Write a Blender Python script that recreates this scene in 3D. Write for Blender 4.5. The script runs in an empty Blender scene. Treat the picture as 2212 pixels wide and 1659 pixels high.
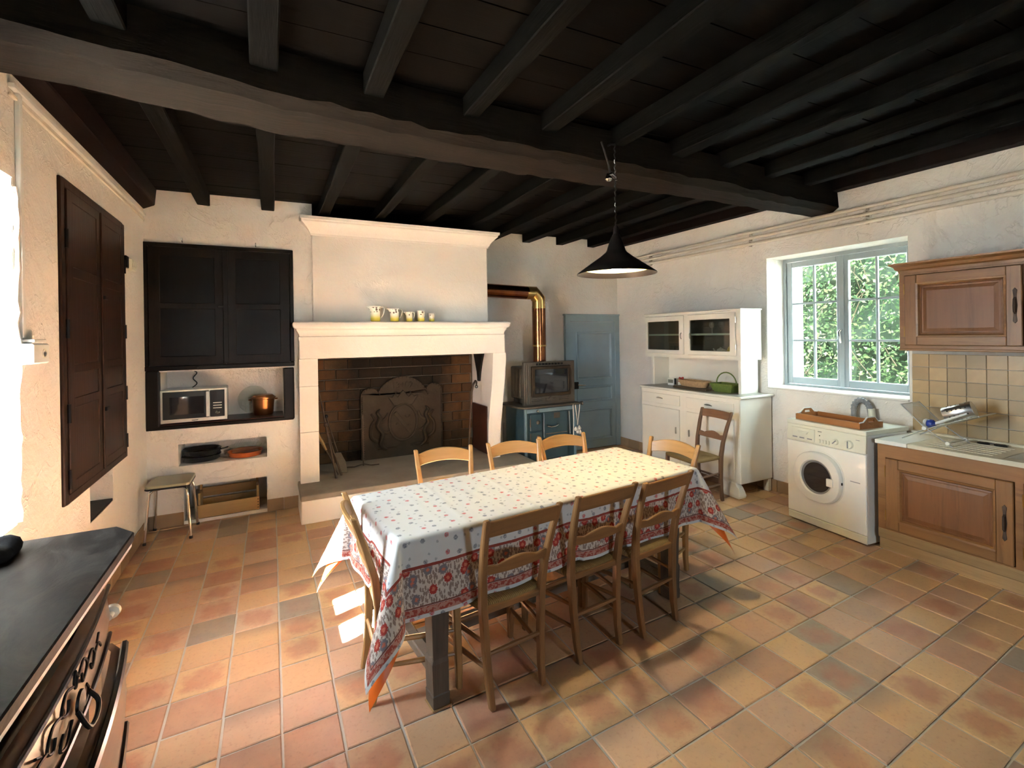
import bpy, bmesh, math, random
from mathutils import Vector, Matrix
random.seed(7)
R = math.radians
scene = bpy.context.scene
COL = scene.collection

# ------------------------------------------------------------------ camera
CAM_F, CAM_CX, CAM_CY = 1045.0, 1107.0, 727.0      # focal length and principal point in 2212x1659 pixels
YAW, PITCH, ROLL, EYE = R(26.5), R(-0.1), R(0.82), 1.65
cam_data = bpy.data.cameras.new('camera'); cam = bpy.data.objects.new('camera', cam_data); COL.objects.link(cam)
fw = Vector((math.sin(YAW)*math.cos(PITCH), math.cos(YAW)*math.cos(PITCH), math.sin(PITCH)))
r0 = Vector((math.cos(YAW), -math.sin(YAW), 0)); d0 = fw.cross(r0)
rt = math.cos(ROLL)*r0 + math.sin(ROLL)*d0; dn = -math.sin(ROLL)*r0 + math.cos(ROLL)*d0
m = Matrix((rt, -dn, -fw)).transposed().to_4x4(); m.translation = Vector((0, 0, EYE))
cam.matrix_world = m
cam_data.sensor_fit = 'HORIZONTAL'; cam_data.sensor_width = 36.0
cam_data.lens = 36.0*CAM_F/2212.0
cam_data.shift_x = (1106.0-CAM_CX)/2212.0
cam_data.shift_y = -(829.5-CAM_CY)/2212.0
cam_data.clip_start = 0.05; cam_data.clip_end = 200
scene.camera = cam

# ------------------------------------------------------------------ sky, sun, portals, exposure
world = bpy.data.worlds.new('sky'); scene.world = world; world.use_nodes = True
bg = world.node_tree.nodes['Background']; bg.inputs[0].default_value = (0.75, 0.875, 1.0, 1); bg.inputs[1].default_value = 13.5
sun_d = bpy.data.lights.new('sun', 'SUN'); sun_d.energy = 112.0; sun_d.angle = R(0.6); sun_d.color = (1.0, 0.99, 0.97)
sun = bpy.data.objects.new('sun', sun_d); COL.objects.link(sun)
SUN_DIR = Vector((1.0, 0.38, -0.66))
sun.rotation_euler = SUN_DIR.to_track_quat('-Z', 'Y').to_euler(); sun.location = (-6, -1, 6)
def portal(name, loc, direction, w, h):
    l = bpy.data.lights.new(name, 'AREA'); l.shape = 'RECTANGLE'; l.size = w; l.size_y = h; l.cycles.is_portal = True
    o = bpy.data.objects.new(name, l); COL.objects.link(o); o.location = loc
    o.rotation_euler = Vector(direction).to_track_quat('-Z', 'Y').to_euler()
    return o
vs = scene.view_settings
scene.display_settings.display_device = 'sRGB'
vs.view_transform = 'Standard'; vs.look = 'None'; vs.gamma = 1.0; vs.use_curve_mapping = False
vs.exposure = 2.92
cy = scene.cycles
cy.use_denoising = True
cy.max_bounces = 10; cy.diffuse_bounces = 6; cy.glossy_bounces = 4; cy.transmission_bounces = 6; cy.transparent_max_bounces = 48
cy.sample_clamp_indirect = 40.0; cy.caustics_reflective = False; cy.caustics_refractive = False

# ------------------------------------------------------------------ room numbers (metres)
XL, XR = -0.985, 4.66           # left and right wall faces
YB1, YB2, YF = 5.20, 5.80, -3.20 # back wall left of the hearth, back wall right of it, wall behind the viewer
def zj(x): return 2.872 + 0.010*(x-XL)    # underside of the joists, the ceiling is not quite level
JH = 0.105                                # joist depth

# ------------------------------------------------------------------ helpers
class MB:
    def __init__(s): s.v = []; s.f = []
    def add(s, vs_, fs):
        b = len(s.v); s.v += [tuple(p) for p in vs_]; s.f += [tuple(i+b for i in f) for f in fs]; return s
    def hexa(s, p):   # p: 4 bottom (ccw from above) + 4 top
        return s.add(p, [(3,2,1,0),(4,5,6,7),(0,1,5,4),(1,2,6,5),(2,3,7,6),(3,0,4,7)])
    def box(s, x0, x1, y0, y1, z0, z1):
        return s.hexa([(x0,y0,z0),(x1,y0,z0),(x1,y1,z0),(x0,y1,z0),(x0,y0,z1),(x1,y0,z1),(x1,y1,z1),(x0,y1,z1)])
    def cbox(s, c, d): return s.box(c[0]-d[0]/2,c[0]+d[0]/2,c[1]-d[1]/2,c[1]+d[1]/2,c[2]-d[2]/2,c[2]+d[2]/2)
    def loft(s, rings, cap=True, closed=True, loop=False):
        n = len(rings[0]); b = len(s.v)
        for r in rings: s.v += [tuple(p) for p in r]
        m_ = len(rings)
        for i in range(m_ if loop else m_-1):
            j = (i+1) % m_
            for k in range(n if closed else n-1):
                l = (k+1) % n
                s.f.append((b+i*n+k, b+i*n+l, b+j*n+l, b+j*n+k))
        if cap and not loop:
            s.f.append(tuple(b+k for k in reversed(range(n)))); s.f.append(tuple(b+(m_-1)*n+k for k in range(n)))
        return s
    def prism(s, pts, axis, a0, a1):
        def P(p, a):
            return {'x':(a,p[0],p[1]),'y':(p[0],a,p[1]),'z':(p[0],p[1],a)}[axis]
        return s.loft([[P(p,a0) for p in pts],[P(p,a1) for p in pts]])
    def lathe(s, prof, n=24, c=(0,0,0), cap=True, axis='z', sx=1, sy=1):
        rings = []
        for r, z in prof:
            ring = []
            for k in range(n):
                a = 2*math.pi*k/n; u, w = r*math.cos(a)*sx, r*math.sin(a)*sy
                p = {'z':(u,w,z),'y':(u,z,w),'x':(z,u,w)}[axis]
                ring.append((p[0]+c[0],p[1]+c[1],p[2]+c[2]))
            rings.append(ring)
        return s.loft(rings, cap)
    def tube(s, path, r, n=10, closed=False, cap=True, flat=1.0):
        P = [Vector(p) for p in path]; N = len(P)
        rr = r if isinstance(r, (list, tuple)) else [r]*N
        rings = []; prev = None
        for i in range(N):
            if closed: t = P[(i+1)%N]-P[(i-1)%N]
            else: t = P[min(i+1,N-1)]-P[max(i-1,0)]
            t.normalize()
            if prev is None:
                a = Vector((0,0,1)) if abs(t.z) < .9 else Vector((1,0,0))
                u = t.cross(a).normalized()
            else:
                u = (prev - t*prev.dot(t)).normalized()
            prev = u; w = t.cross(u)
            rings.append([tuple(P[i]+u*math.cos(2*math.pi*k/n)*rr[i]+w*math.sin(2*math.pi*k/n)*rr[i]*flat) for k in range(n)])
        return s.loft(rings, cap and not closed, True, closed)
    def bar(s, p0, p1, w, h, up=(0,0,1)):     # rectangular bar between two points
        a, b_ = Vector(p0), Vector(p1); t = (b_-a).normalized(); u = Vector(up)
        if abs(t.dot(u)) > .98: u = Vector((0,1,0))
        sd = t.cross(u).normalized(); u = sd.cross(t).normalized()
        rg = lambda c: [tuple(c-sd*w/2-u*h/2),tuple(c+sd*w/2-u*h/2),tuple(c+sd*w/2+u*h/2),tuple(c-sd*w/2+u*h/2)]
        return s.loft([rg(a), rg(b_)])
    def posts(s, secs):                        # list of (x,y,z,w,d): loft of horizontal rectangles
        return s.loft([[(x-w/2,y-d/2,z),(x+w/2,y-d/2,z),(x+w/2,y+d/2,z),(x-w/2,y+d/2,z)] for x,y,z,w,d in secs])
    def sphere(s, c, r, n=12, sx=1, sy=1, sz=1):
        rings = []
        for i in range(n//2+1):
            a = -math.pi/2+math.pi*i/(n//2); q = max(r*math.cos(a), r*.02)
            rings.append([(c[0]+q*math.cos(2*math.pi*k/n)*sx, c[1]+q*math.sin(2*math.pi*k/n)*sy, c[2]+r*math.sin(a)*sz) for k in range(n)])
        return s.loft(rings)
    def mesh(s, name, bevel=0, smooth=False, angle=35, seg=1):
        me = bpy.data.meshes.new(name); me.from_pydata(s.v, [], s.f)
        bm = bmesh.new(); bm.from_mesh(me)
        bmesh.ops.remove_doubles(bm, verts=bm.verts, dist=1e-6)
        bmesh.ops.recalc_face_normals(bm, faces=bm.faces)
        if bevel:
            es = [e for e in bm.edges if len(e.link_faces) == 2 and e.calc_face_angle(0) > R(28)]
            bmesh.ops.bevel(bm, geom=es, offset=bevel, segments=seg, profile=.6, affect='EDGES', clamp_overlap=True)
        bm.to_mesh(me); bm.free()
        if smooth:
            me.polygons.foreach_set('use_smooth', [True]*len(me.polygons)); me.set_sharp_from_angle(angle=R(angle))
        me.update(); return me
    def build(s, name, mat, parent=None, bevel=0, smooth=False, loc=None, rot=None, angle=35, seg=1):
        me = s.mesh(name, bevel, smooth, angle, seg); me.materials.append(mat)
        return ob(name, me, parent, loc, rot)
def ob(name, me, parent=None, loc=None, rot=None):
    o = bpy.data.objects.new(name, me); COL.objects.link(o)
    if parent is not None: o.parent = parent
    if loc is not None: o.location = loc
    if rot is not None: o.rotation_euler = rot
    return o
def tag(o, label, cat=None, group=None, kind=None):
    o['label'] = label
    if cat: o['category'] = cat
    if group: o['group'] = group
    if kind: o['kind'] = kind
    return o
def thing(name, label, cat, loc=(0,0,0), rz=0, group=None, kind=None):
    o = bpy.data.objects.new(name, None); COL.objects.link(o); o.location = loc; o.rotation_euler = (0,0,rz)
    o.empty_display_size = .05
    return tag(o, label, cat, group, kind)
def copy_tree(o, parent=None):
    c = o.copy(); COL.objects.link(c); c.parent = parent
    for ch in list(o.children): copy_tree(ch, c)
    return c
def text_mesh(body, size, depth=.002, align='CENTER'):
    cu = bpy.data.curves.new('lettering', 'FONT'); cu.body = body; cu.size = size; cu.extrude = depth; cu.align_x = align; cu.align_y = 'CENTER'
    t = bpy.data.objects.new('lettering', cu); COL.objects.link(t)
    me = bpy.data.meshes.new_from_object(t.evaluated_get(bpy.context.evaluated_depsgraph_get()))
    bpy.data.objects.remove(t); return me
def slab_with_holes(mb, axis, w0, w1, u0, u1, v0, v1, holes):
    """wall slab between planes w0,w1 of an axis, with rectangular holes (u0,u1,v0,v1)"""
    us = sorted({u0,u1,*[h[i] for h in holes for i in (0,1) if u0 < h[i] < u1]})
    vs_ = sorted({v0,v1,*[h[i] for h in holes for i in (2,3) if v0 < h[i] < v1]})
    def solid(i, j):
        if not (0 <= i < len(us)-1 and 0 <= j < len(vs_)-1): return False
        cu, cv = (us[i]+us[i+1])/2, (vs_[j]+vs_[j+1])/2
        return not any(h[0] < cu < h[1] and h[2] < cv < h[3] for h in holes)
    P = (lambda u,v,w: (w,u,v)) if axis == 'x' else (lambda u,v,w: (u,w,v))
    for i in range(len(us)-1):
        for j in range(len(vs_)-1):
            if not solid(i,j): continue
            a,b,c,d = us[i],us[i+1],vs_[j],vs_[j+1]
            for w in (w0,w1): mb.add([P(a,c,w),P(b,c,w),P(b,d,w),P(a,d,w)],[(0,1,2,3)])
            if not solid(i-1,j): mb.add([P(a,c,w0),P(a,c,w1),P(a,d,w1),P(a,d,w0)],[(0,1,2,3)])
            if not solid(i+1,j): mb.add([P(b,c,w0),P(b,c,w1),P(b,d,w1),P(b,d,w0)],[(0,1,2,3)])
            if not solid(i,j-1): mb.add([P(a,c,w0),P(a,c,w1),P(b,c,w1),P(b,c,w0)],[(0,1,2,3)])
            if not solid(i,j+1): mb.add([P(a,d,w0),P(a,d,w1),P(b,d,w1),P(b,d,w0)],[(0,1,2,3)])
    return mb
def crom(P, n=5):      # smooth path through points
    P = [Vector(p) for p in P]; out = []
    for i in range(len(P)-1):
        a, b, c, d = P[max(i-1,0)], P[i], P[i+1], P[min(i+2,len(P)-1)]
        for k in range(n):
            t = k/n; out.append(tuple(.5*((2*b)+(c-a)*t+(2*a-5*b+4*c-d)*t*t+(3*b-a-3*c+d)*t**3)))
    return out+[tuple(P[-1])]
def interp(L, n=5): return [L[i]+(L[i+1]-L[i])*k/n for i in range(len(L)-1) for k in range(n)]+[L[-1]]
def arc(cx, cy_, r, a0, a1, n): return [(cx+r*math.cos(R(a0+(a1-a0)*i/n)), cy_+r*math.sin(R(a0+(a1-a0)*i/n))) for i in range(n+1)]

# ------------------------------------------------------------------ materials
class NT:
    def __init__(s, name):
        s.m = bpy.data.materials.new(name); s.m.use_nodes = True; s.t = s.m.node_tree; s.n = s.t.nodes; s.l = s.t.links
        s.b = s.n['Principled BSDF']; s.out = s.n['Material Output']
    def node(s, typ, **kw):
        n = s.n.new(typ)
        for k, v in kw.items():
            if k.startswith('i_'):
                key = k[2:]; key = int(key) if key.isdigit() else key
                s.set(n.inputs[key], v)
            else: setattr(n, k, v)
        return n
    def set(s, sock, v):
        if isinstance(v, bpy.types.NodeSocket): s.l.new(v, sock)
        else: sock.default_value = v
    def math(s, op, a, b=None, c=None, clamp=False):
        n = s.n.new('ShaderNodeMath'); n.operation = op; n.use_clamp = clamp
        for i, v in enumerate((a, b, c)):
            if v is not None: s.set(n.inputs[i], v)
        return n.outputs[0]
    def mix(s, f, a, b, mode='MIX'):
        n = s.n.new('ShaderNodeMix'); n.data_type = 'RGBA'; n.blend_type = mode; n.clamp_factor = True
        s.set(n.inputs[0], f); s.set(n.inputs[6], c4(a)); s.set(n.inputs[7], c4(b)); return n.outputs[2]
    def ramp(s, f, stops, interp='LINEAR'):
        n = s.n.new('ShaderNodeValToRGB'); n.color_ramp.interpolation = interp; e = n.color_ramp.elements
        while len(e) < len(stops): e.new(.5)
        for i, (p, c) in enumerate(stops): e[i].position = p; e[i].color = c4(c)
        s.set(n.inputs[0], f); return n.outputs[0]
    def coord(s, kind='Object', scale=(1,1,1)):
        tc = s.n.new('ShaderNodeTexCoord'); mp = s.n.new('ShaderNodeMapping'); s.l.new(tc.outputs[kind], mp.inputs[0])
        mp.inputs[3].default_value = scale; return mp.outputs[0]
    def noise(s, vec, scale=5, detail=4, rough=.55, dist=0):
        n = s.n.new('ShaderNodeTexNoise'); s.set(n.inputs['Vector'], vec); n.inputs['Scale'].default_value = scale
        n.inputs['Detail'].default_value = detail; n.inputs['Roughness'].default_value = rough; n.inputs['Distortion'].default_value = dist
        return n.outputs[0]
    def vor(s, vec, scale, rnd=1.0, feature='F1', dim='3D'):
        n = s.n.new('ShaderNodeTexVoronoi'); n.feature = feature; n.voronoi_dimensions = dim; s.set(n.inputs['Vector'], vec)
        n.inputs['Scale'].default_value = scale; n.inputs['Randomness'].default_value = rnd; return n
    def bump(s, h, strength=.3, dist=.01):
        n = s.n.new('ShaderNodeBump'); n.inputs['Strength'].default_value = strength; n.inputs['Distance'].default_value = dist
        s.set(n.inputs['Height'], h); s.l.new(n.outputs[0], s.b.inputs['Normal'])
    def base(s, c): s.set(s.b.inputs['Base Color'], c if isinstance(c, bpy.types.NodeSocket) else c4(c))
    def rough(s, v): s.set(s.b.inputs['Roughness'], v)
    def rnd(s): return s.n.new('ShaderNodeObjectInfo').outputs['Random']
    def island(s): return s.n.new('ShaderNodeNewGeometry').outputs['Random Per Island']
    def pos(s): return s.n.new('ShaderNodeNewGeometry').outputs['Position']
def c4(c):
    if isinstance(c, bpy.types.NodeSocket): return c
    c = tuple(c); return c if len(c) == 4 else c+(1,)
def hx(h):
    h = h.lstrip('#'); v = [int(h[i:i+2],16)/255 for i in (0,2,4)]
    return tuple(x/12.92 if x <= .04045 else ((x+.055)/1.055)**2.4 for x in v)
def plain(name, col, rough=.5, metal=0, var=.12, scale=8, bump=.0, bscale=60, coat=0, emit=None, spec=.5, rnd=0):
    t = NT(name); v = t.coord('Object')
    dark = tuple(x*(1-var) for x in col); lite = tuple(min(1,x*(1+var)) for x in col)
    n = t.noise(v, scale, 4)
    c = t.mix(n, dark, lite)
    if rnd:
        c = t.mix(t.rnd(), c, tuple(x*(1-rnd) for x in col))
    t.base(c); t.rough(rough); t.b.inputs['Metallic'].default_value = metal; t.b.inputs['Specular IOR Level'].default_value = spec
    if coat: t.b.inputs['Coat Weight'].default_value = coat
    if bump: t.bump(t.noise(v, bscale, 3), bump, .004)
    if emit: t.b.inputs['Emission Color'].default_value = c4(emit[0]); t.b.inputs['Emission Strength'].default_value = emit[1]
    return t.m
def wood(name, c1, c2, axis='z', scale=6, rough=.5, bump=.15, ring=9, rnd=.15, coat=0, fine=1.0, spec=.5, crack=.35):
    """grain stretched along one axis of the object"""
    t = NT(name); st = {'x':(.07,1,1),'y':(1,.07,1),'z':(1,1,.07)}[axis]
    v = t.coord('Object', st)
    oi = t.rnd(); va = t.node('ShaderNodeVectorMath', operation='ADD'); t.set(va.inputs[0], v)
    cx_ = t.node('ShaderNodeCombineXYZ'); t.set(cx_.inputs[0], t.math('MULTIPLY', oi, 13.0)); t.set(cx_.inputs[1], t.math('MULTIPLY', oi, 7.0)); t.l.new(cx_.outputs[0], va.inputs[1])
    v = va.outputs[0]
    a = t.noise(v, scale, 5, .6, 1.2); b = t.noise(v, scale*ring, 3, .6)
    f = t.math('ADD', t.math('MULTIPLY', a, .7), t.math('MULTIPLY', b, .3*fine))
    f = t.ramp(f, [(.3,(0,0,0)),(.72,(1,1,1))])
    c = t.mix(f, c1, c2); c = t.mix(t.math('MULTIPLY', oi, rnd), c, tuple(x*.45 for x in c1))
    k = t.ramp(t.noise(v, scale*2.6, 6, .7, .8), [(.56,(0,0,0)),(.66,(1,1,1))]); c = t.mix(t.math('MULTIPLY', k, crack), c, tuple(x*.3 for x in c2))
    t.base(c); t.rough(rough); t.b.inputs['Specular IOR Level'].default_value = spec
    if coat: t.b.inputs['Coat Weight'].default_value = coat
    t.bump(t.math('ADD', b, a), bump, .004)
    return t.m
def plaster(name, c1, c2, bump=.35):
    t = NT(name); v = t.pos()
    big = t.noise(v, 1.1, 4, .6); mid = t.noise(v, 6, 5, .6, .4); fin = t.noise(v, 45, 4, .7)
    c = t.mix(t.ramp(big, [(.35,(0,0,0)),(.68,(1,1,1))]), c1, c2)
    spots = t.ramp(t.noise(v, 14, 5, .7), [(.66,(0,0,0)),(.8,(1,1,1))])
    c = t.mix(t.math('MULTIPLY', spots, .25), c, tuple(x*.78 for x in c1))
    t.base(c); t.rough(.88); t.b.inputs['Specular IOR Level'].default_value = .2
    # trowel ridges: thin lines where a distorted noise crosses a level
    rid = t.math('ABSOLUTE', t.math('SUBTRACT', t.noise(v, 2.3, 5, .62, .7), .52))
    rid = t.ramp(rid, [(0,(1,1,1)),(.012,(0,0,0))])
    h = t.math('ADD', t.math('MULTIPLY', mid, 1.2), t.math('MULTIPLY', fin, .22)); h = t.math('ADD', h, t.math('MULTIPLY', rid, .35))
    t.bump(h, bump, .045)
    return t.m
M = {}
M['plaster'] = plaster('lime_plaster', (.755,.70,.64), (.80,.755,.70), .36)
M['smooth_plaster'] = plaster('smooth_plaster', (.77,.71,.645), (.80,.745,.685), .12)
M['exterior'] = plaster('outdoor_render', (.80,.78,.74), (.84,.82,.79), .3)
M['stone'] = plain('hearth_stone', (.25,.205,.16), .85, var=.35, scale=5, bump=.5, bscale=30)
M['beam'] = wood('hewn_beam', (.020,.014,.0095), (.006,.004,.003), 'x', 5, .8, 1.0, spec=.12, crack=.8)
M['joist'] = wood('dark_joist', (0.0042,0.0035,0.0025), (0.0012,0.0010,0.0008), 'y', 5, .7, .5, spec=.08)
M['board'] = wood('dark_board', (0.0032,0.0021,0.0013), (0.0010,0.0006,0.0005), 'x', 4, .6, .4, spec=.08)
M['redboard'] = wood('red_board', (0.0088,0.0026,0.0016), (0.0035,0.0011,0.0007), 'y', 4, .6, .4, spec=.15)
M['darkwood'] = wood('dark_cupboard', (0.0410,0.0177,0.0101), (0.0149,0.0068,0.0048), 'z', 5, .42, .25, spec=.18)
M['darkwood_x'] = wood('dark_cupboard_rail', (0.0289,0.0126,0.0073), (0.0105,0.0052,0.0037), 'x', 5, .42, .25, spec=.18)
M['blackwood'] = wood('black_cupboard', (0.0109,0.0071,0.0046), (0.0038,0.0025,0.0021), 'z', 5, .38, .25, spec=.18)
M['blackwood_x'] = wood('black_cupboard_rail', (0.0126,0.0080,0.0050), (0.0042,0.0029,0.0021), 'x', 5, .38, .25, spec=.18)
M['blackpanel'] = wood('black_cupboard_panel', (0.0067,0.0059,0.0059), (0.0034,0.0029,0.0029), 'z', 5, .32, .15, spec=.18)
M['redshelf'] = wood('red_shelf', (.10,.026,.015), (.030,.010,.007), 'x', 5, .3, .15)
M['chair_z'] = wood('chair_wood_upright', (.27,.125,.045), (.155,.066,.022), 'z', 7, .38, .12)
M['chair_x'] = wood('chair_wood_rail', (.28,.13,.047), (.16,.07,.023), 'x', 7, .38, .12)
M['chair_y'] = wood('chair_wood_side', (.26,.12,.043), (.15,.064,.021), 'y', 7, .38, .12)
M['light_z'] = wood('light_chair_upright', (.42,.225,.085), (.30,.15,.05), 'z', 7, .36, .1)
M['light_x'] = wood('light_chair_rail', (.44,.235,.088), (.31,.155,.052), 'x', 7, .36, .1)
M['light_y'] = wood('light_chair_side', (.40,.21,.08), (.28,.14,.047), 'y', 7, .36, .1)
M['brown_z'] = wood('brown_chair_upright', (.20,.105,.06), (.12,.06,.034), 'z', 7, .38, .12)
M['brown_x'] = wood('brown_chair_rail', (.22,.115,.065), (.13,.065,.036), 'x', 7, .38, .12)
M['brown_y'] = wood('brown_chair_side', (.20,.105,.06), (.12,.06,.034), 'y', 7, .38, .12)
M['tableleg'] = wood('table_oak', (.11,.075,.05), (.045,.03,.02), 'z', 7, .6, .4)
M['tablerail'] = wood('table_stretcher', (.20,.15,.11), (.09,.065,.045), 'x', 7, .65, .4)
M['oak_z'] = wood('kitchen_oak_upright', (0.3294,0.1525,0.0512), (0.1891,0.0805,0.0244), 'z', 6, .42, .12)
M['oak_y'] = wood('kitchen_oak_rail', (0.3416,0.1586,0.0537), (0.1952,0.0830,0.0256), 'y', 6, .42, .12)
M['oakpanel'] = wood('kitchen_oak_panel', (0.2500,0.1000,0.0350), (0.1688,0.0625,0.0213), 'z', 5, .45, .1)
M['palewood'] = wood('plinth_wood', (0.4600,0.2990,0.1437), (0.3105,0.1840,0.0782), 'y', 6, .5, .1)
M['crate'] = wood('crate_pine', (.44,.27,.11), (.30,.17,.06), 'x', 5, .65, .15)
M['tray'] = wood('tray_wood', (.42,.18,.06), (.28,.11,.035), 'y', 6, .35, .1)
M['commode'] = wood('commode_wood', (.20,.10,.055), (.10,.045,.025), 'y', 5, .28, .1, coat=.4)
t = NT('black_worn_top'); v = t.coord('Object', (1,.45,1)); n1 = t.noise(v, 6, 6, .7, .8); n2 = t.noise(v, 30, 4, .6)
t.base(t.mix(t.ramp(n1, [(.45,(0,0,0)),(.75,(1,1,1))]), (.010,.008,.007), (.055,.045,.038))); t.rough(t.math('ADD', t.math('MULTIPLY', n1, .3), .33)); t.b.inputs['Specular IOR Level'].default_value = .05; t.bump(t.math('ADD', n1, t.math('MULTIPLY', n2, .4)), .3, .006); M['blacktop'] = t.m
M['slabedge'] = plain('pale_slab_edge', (.56,.52,.50), .5, var=.3, scale=10)
M['ebony'] = plain('ebonised_moulding', (.012,.009,.008), .3, var=.4)
M['iron'] = plain('black_iron', (.018,.016,.015), .5, .7, var=.5, scale=20, bump=.3)
M['rustiron'] = plain('rusty_iron', (.09,.06,.042), .6, .55, var=.5, scale=20, bump=.4)
M['castiron'] = plain('sooty_cast_iron', (.044,.031,.020), .7, 0, var=.45, scale=9, bump=.5, bscale=40, spec=.15)
M['stoveiron'] = plain('grey_cast_iron', (.105,.085,.066), .5, .35, var=.3, scale=9, bump=.25)
M['chrome'] = plain('chrome', (.75,.74,.72), .16, 1, var=.03)
M['steel'] = plain('brushed_steel', (.62,.62,.62), .28, 1, var=.08)
M['brass'] = plain('brass', (.48,.29,.10), .3, 1, var=.2)
M['nickel'] = plain('nickel_handle', (.55,.52,.46), .35, 1, var=.1)
def pipe_mat():
    t = NT('polished_copper_pipe'); v = t.coord('Object', (1,1,.5)); n = t.noise(v, 3, 3)
    t.base(t.ramp(n, [(.35,(.22,.075,.035)),(.5,(.33,.13,.05)),(.65,(.20,.07,.045))])); t.b.inputs['Metallic'].default_value = 1; t.rough(.22); return t.m
M['pipe'] = pipe_mat()
M['copper'] = plain('aged_copper', (.38,.17,.07), .32, 1, var=.35, scale=6)
M['white_enamel'] = plain('white_enamel', (.78,.77,.72), .28, var=.03, coat=.2)
M['cream_plastic'] = plain('cream_plastic', (.70,.68,.56), .4, var=.03)
M['white_paint'] = plain('white_painted_wood', (.76,.72,.63), .42, var=.06, scale=4, bump=.05)
M['greytop'] = plain('grey_worktop', (.34,.31,.27), .35, var=.2, scale=14)
M['black'] = plain('black_plastic', (.012,.012,.013), .28, var=.2)
M['blackenamel'] = plain('black_enamel', (.008,.008,.010), .12, var=.2, coat=.4)
M['darkglass'] = plain('dark_glass', (.018,.018,.022), .06, var=.2, coat=.5)
M['blackcloth'] = plain('black_felt', (.012,.011,.012), .9, var=.4, scale=30, bump=.5, spec=.1)
M['white_plastic'] = plain('white_plastic', (.75,.74,.70), .4, var=.03)
M['grey_plastic'] = plain('grey_hose', (.24,.24,.25), .5, var=.1)
M['pipe_paint'] = plain('cream_painted_pipe', (.70,.62,.52), .45, var=.06)
M['bluepaint'] = plain('blue_grey_paint', (.26,.345,.39), .42, var=.16, scale=3, bump=.06)
M['winpaint'] = plain('grey_green_paint', (.33,.385,.40), .45, var=.1, scale=4, bump=.04)
M['blueenamel'] = plain('blue_enamel', (.035,.07,.088), .3, var=.5, scale=4, bump=.1, coat=.25)
M['blueenamel_pale'] = plain('pale_blue_enamel', (.15,.22,.255), .35, var=.35, scale=5, coat=.2)
M['formica'] = plain('khaki_formica', (.40,.38,.26), .3, var=.08, scale=20)
M['orange'] = plain('orange_oilcloth', (.80,.16,.02), .35, var=.1)
M['orangedish'] = plain('orange_glazed_pottery', (.55,.13,.03), .25, var=.2, coat=.4)
M['pottery'] = plain('white_glazed_pottery', (.78,.75,.65), .2, var=.05, coat=.3)
M['green'] = plain('green_basket', (.12,.16,.03), .6, var=.4, scale=40, bump=.4)
M['wicker'] = plain('straw_wicker', (.46,.29,.15), .7, var=.4, scale=50, bump=.7, bscale=90)
M['boardwood'] = wood('chopping_board', (.16,.10,.055), (.08,.048,.025), 'y', 6, .5, .1)
M['mint'] = plain('pale_shelf_edge', (.55,.66,.58), .3, var=.03)
M['interior'] = plain('cupboard_interior', (.17,.14,.10), .6, var=.1)
M['yellow'] = plain('yellow_pottery', (.62,.48,.05), .3, var=.1)
M['red'] = plain('red_cloth', (.45,.06,.04), .7, var=.2)
M['blue_plastic'] = plain('blue_plastic', (.02,.05,.30), .35, var=.1)
M['sink'] = plain('cream_sink_stone', (.66,.60,.46), .3, var=.06, scale=60)
M['string'] = plain('white_string', (.75,.70,.62), .8, var=.1)
M['mortar'] = plain('sooty_mortar', (.15,.115,.08), .95, var=.35, scale=6, bump=.3)
M['grout'] = plain('grey_grout', (.48,.44,.38), .95, var=.25, scale=8, bump=.3)
M['leafwood'] = plain('twig_bark', (.16,.11,.07), .9, var=.3)
def glass_mat(name, tint=(1,1,1), refl=.08, rough=.02):
    t = NT(name); t.n.remove(t.b)
    tr = t.node('ShaderNodeBsdfTransparent'); tr.inputs[0].default_value = c4(tint)
    gl = t.node('ShaderNodeBsdfGlossy'); gl.inputs['Roughness'].default_value = rough
    fr = t.node('ShaderNodeFresnel'); fr.inputs[0].default_value = 1.45
    mx = t.node('ShaderNodeMixShader'); t.l.new(t.math('MULTIPLY', t.math('MAXIMUM', fr.outputs[0], refl), t.math('SUBTRACT', 1.0, t.n.new('ShaderNodeNewGeometry').outputs['Backfacing'])), mx.inputs[0]); t.l.new(tr.outputs[0], mx.inputs[1]); t.l.new(gl.outputs[0], mx.inputs[2])
    t.l.new(mx.outputs[0], t.out.inputs[0]); return t.m
M['glass'] = glass_mat('window_glass', (.97,.99,.98), .05)
M['dimglass'] = glass_mat('dimming_window_glass', (.62,.66,.64), .05)  # grey tint added to the panes to dim the bright hedge behind
M['cabglass'] = glass_mat('cupboard_glass', (.80,.80,.76), .07)
M['clearglass'] = glass_mat('clear_glassware', (.95,.97,.95), .16)

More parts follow.
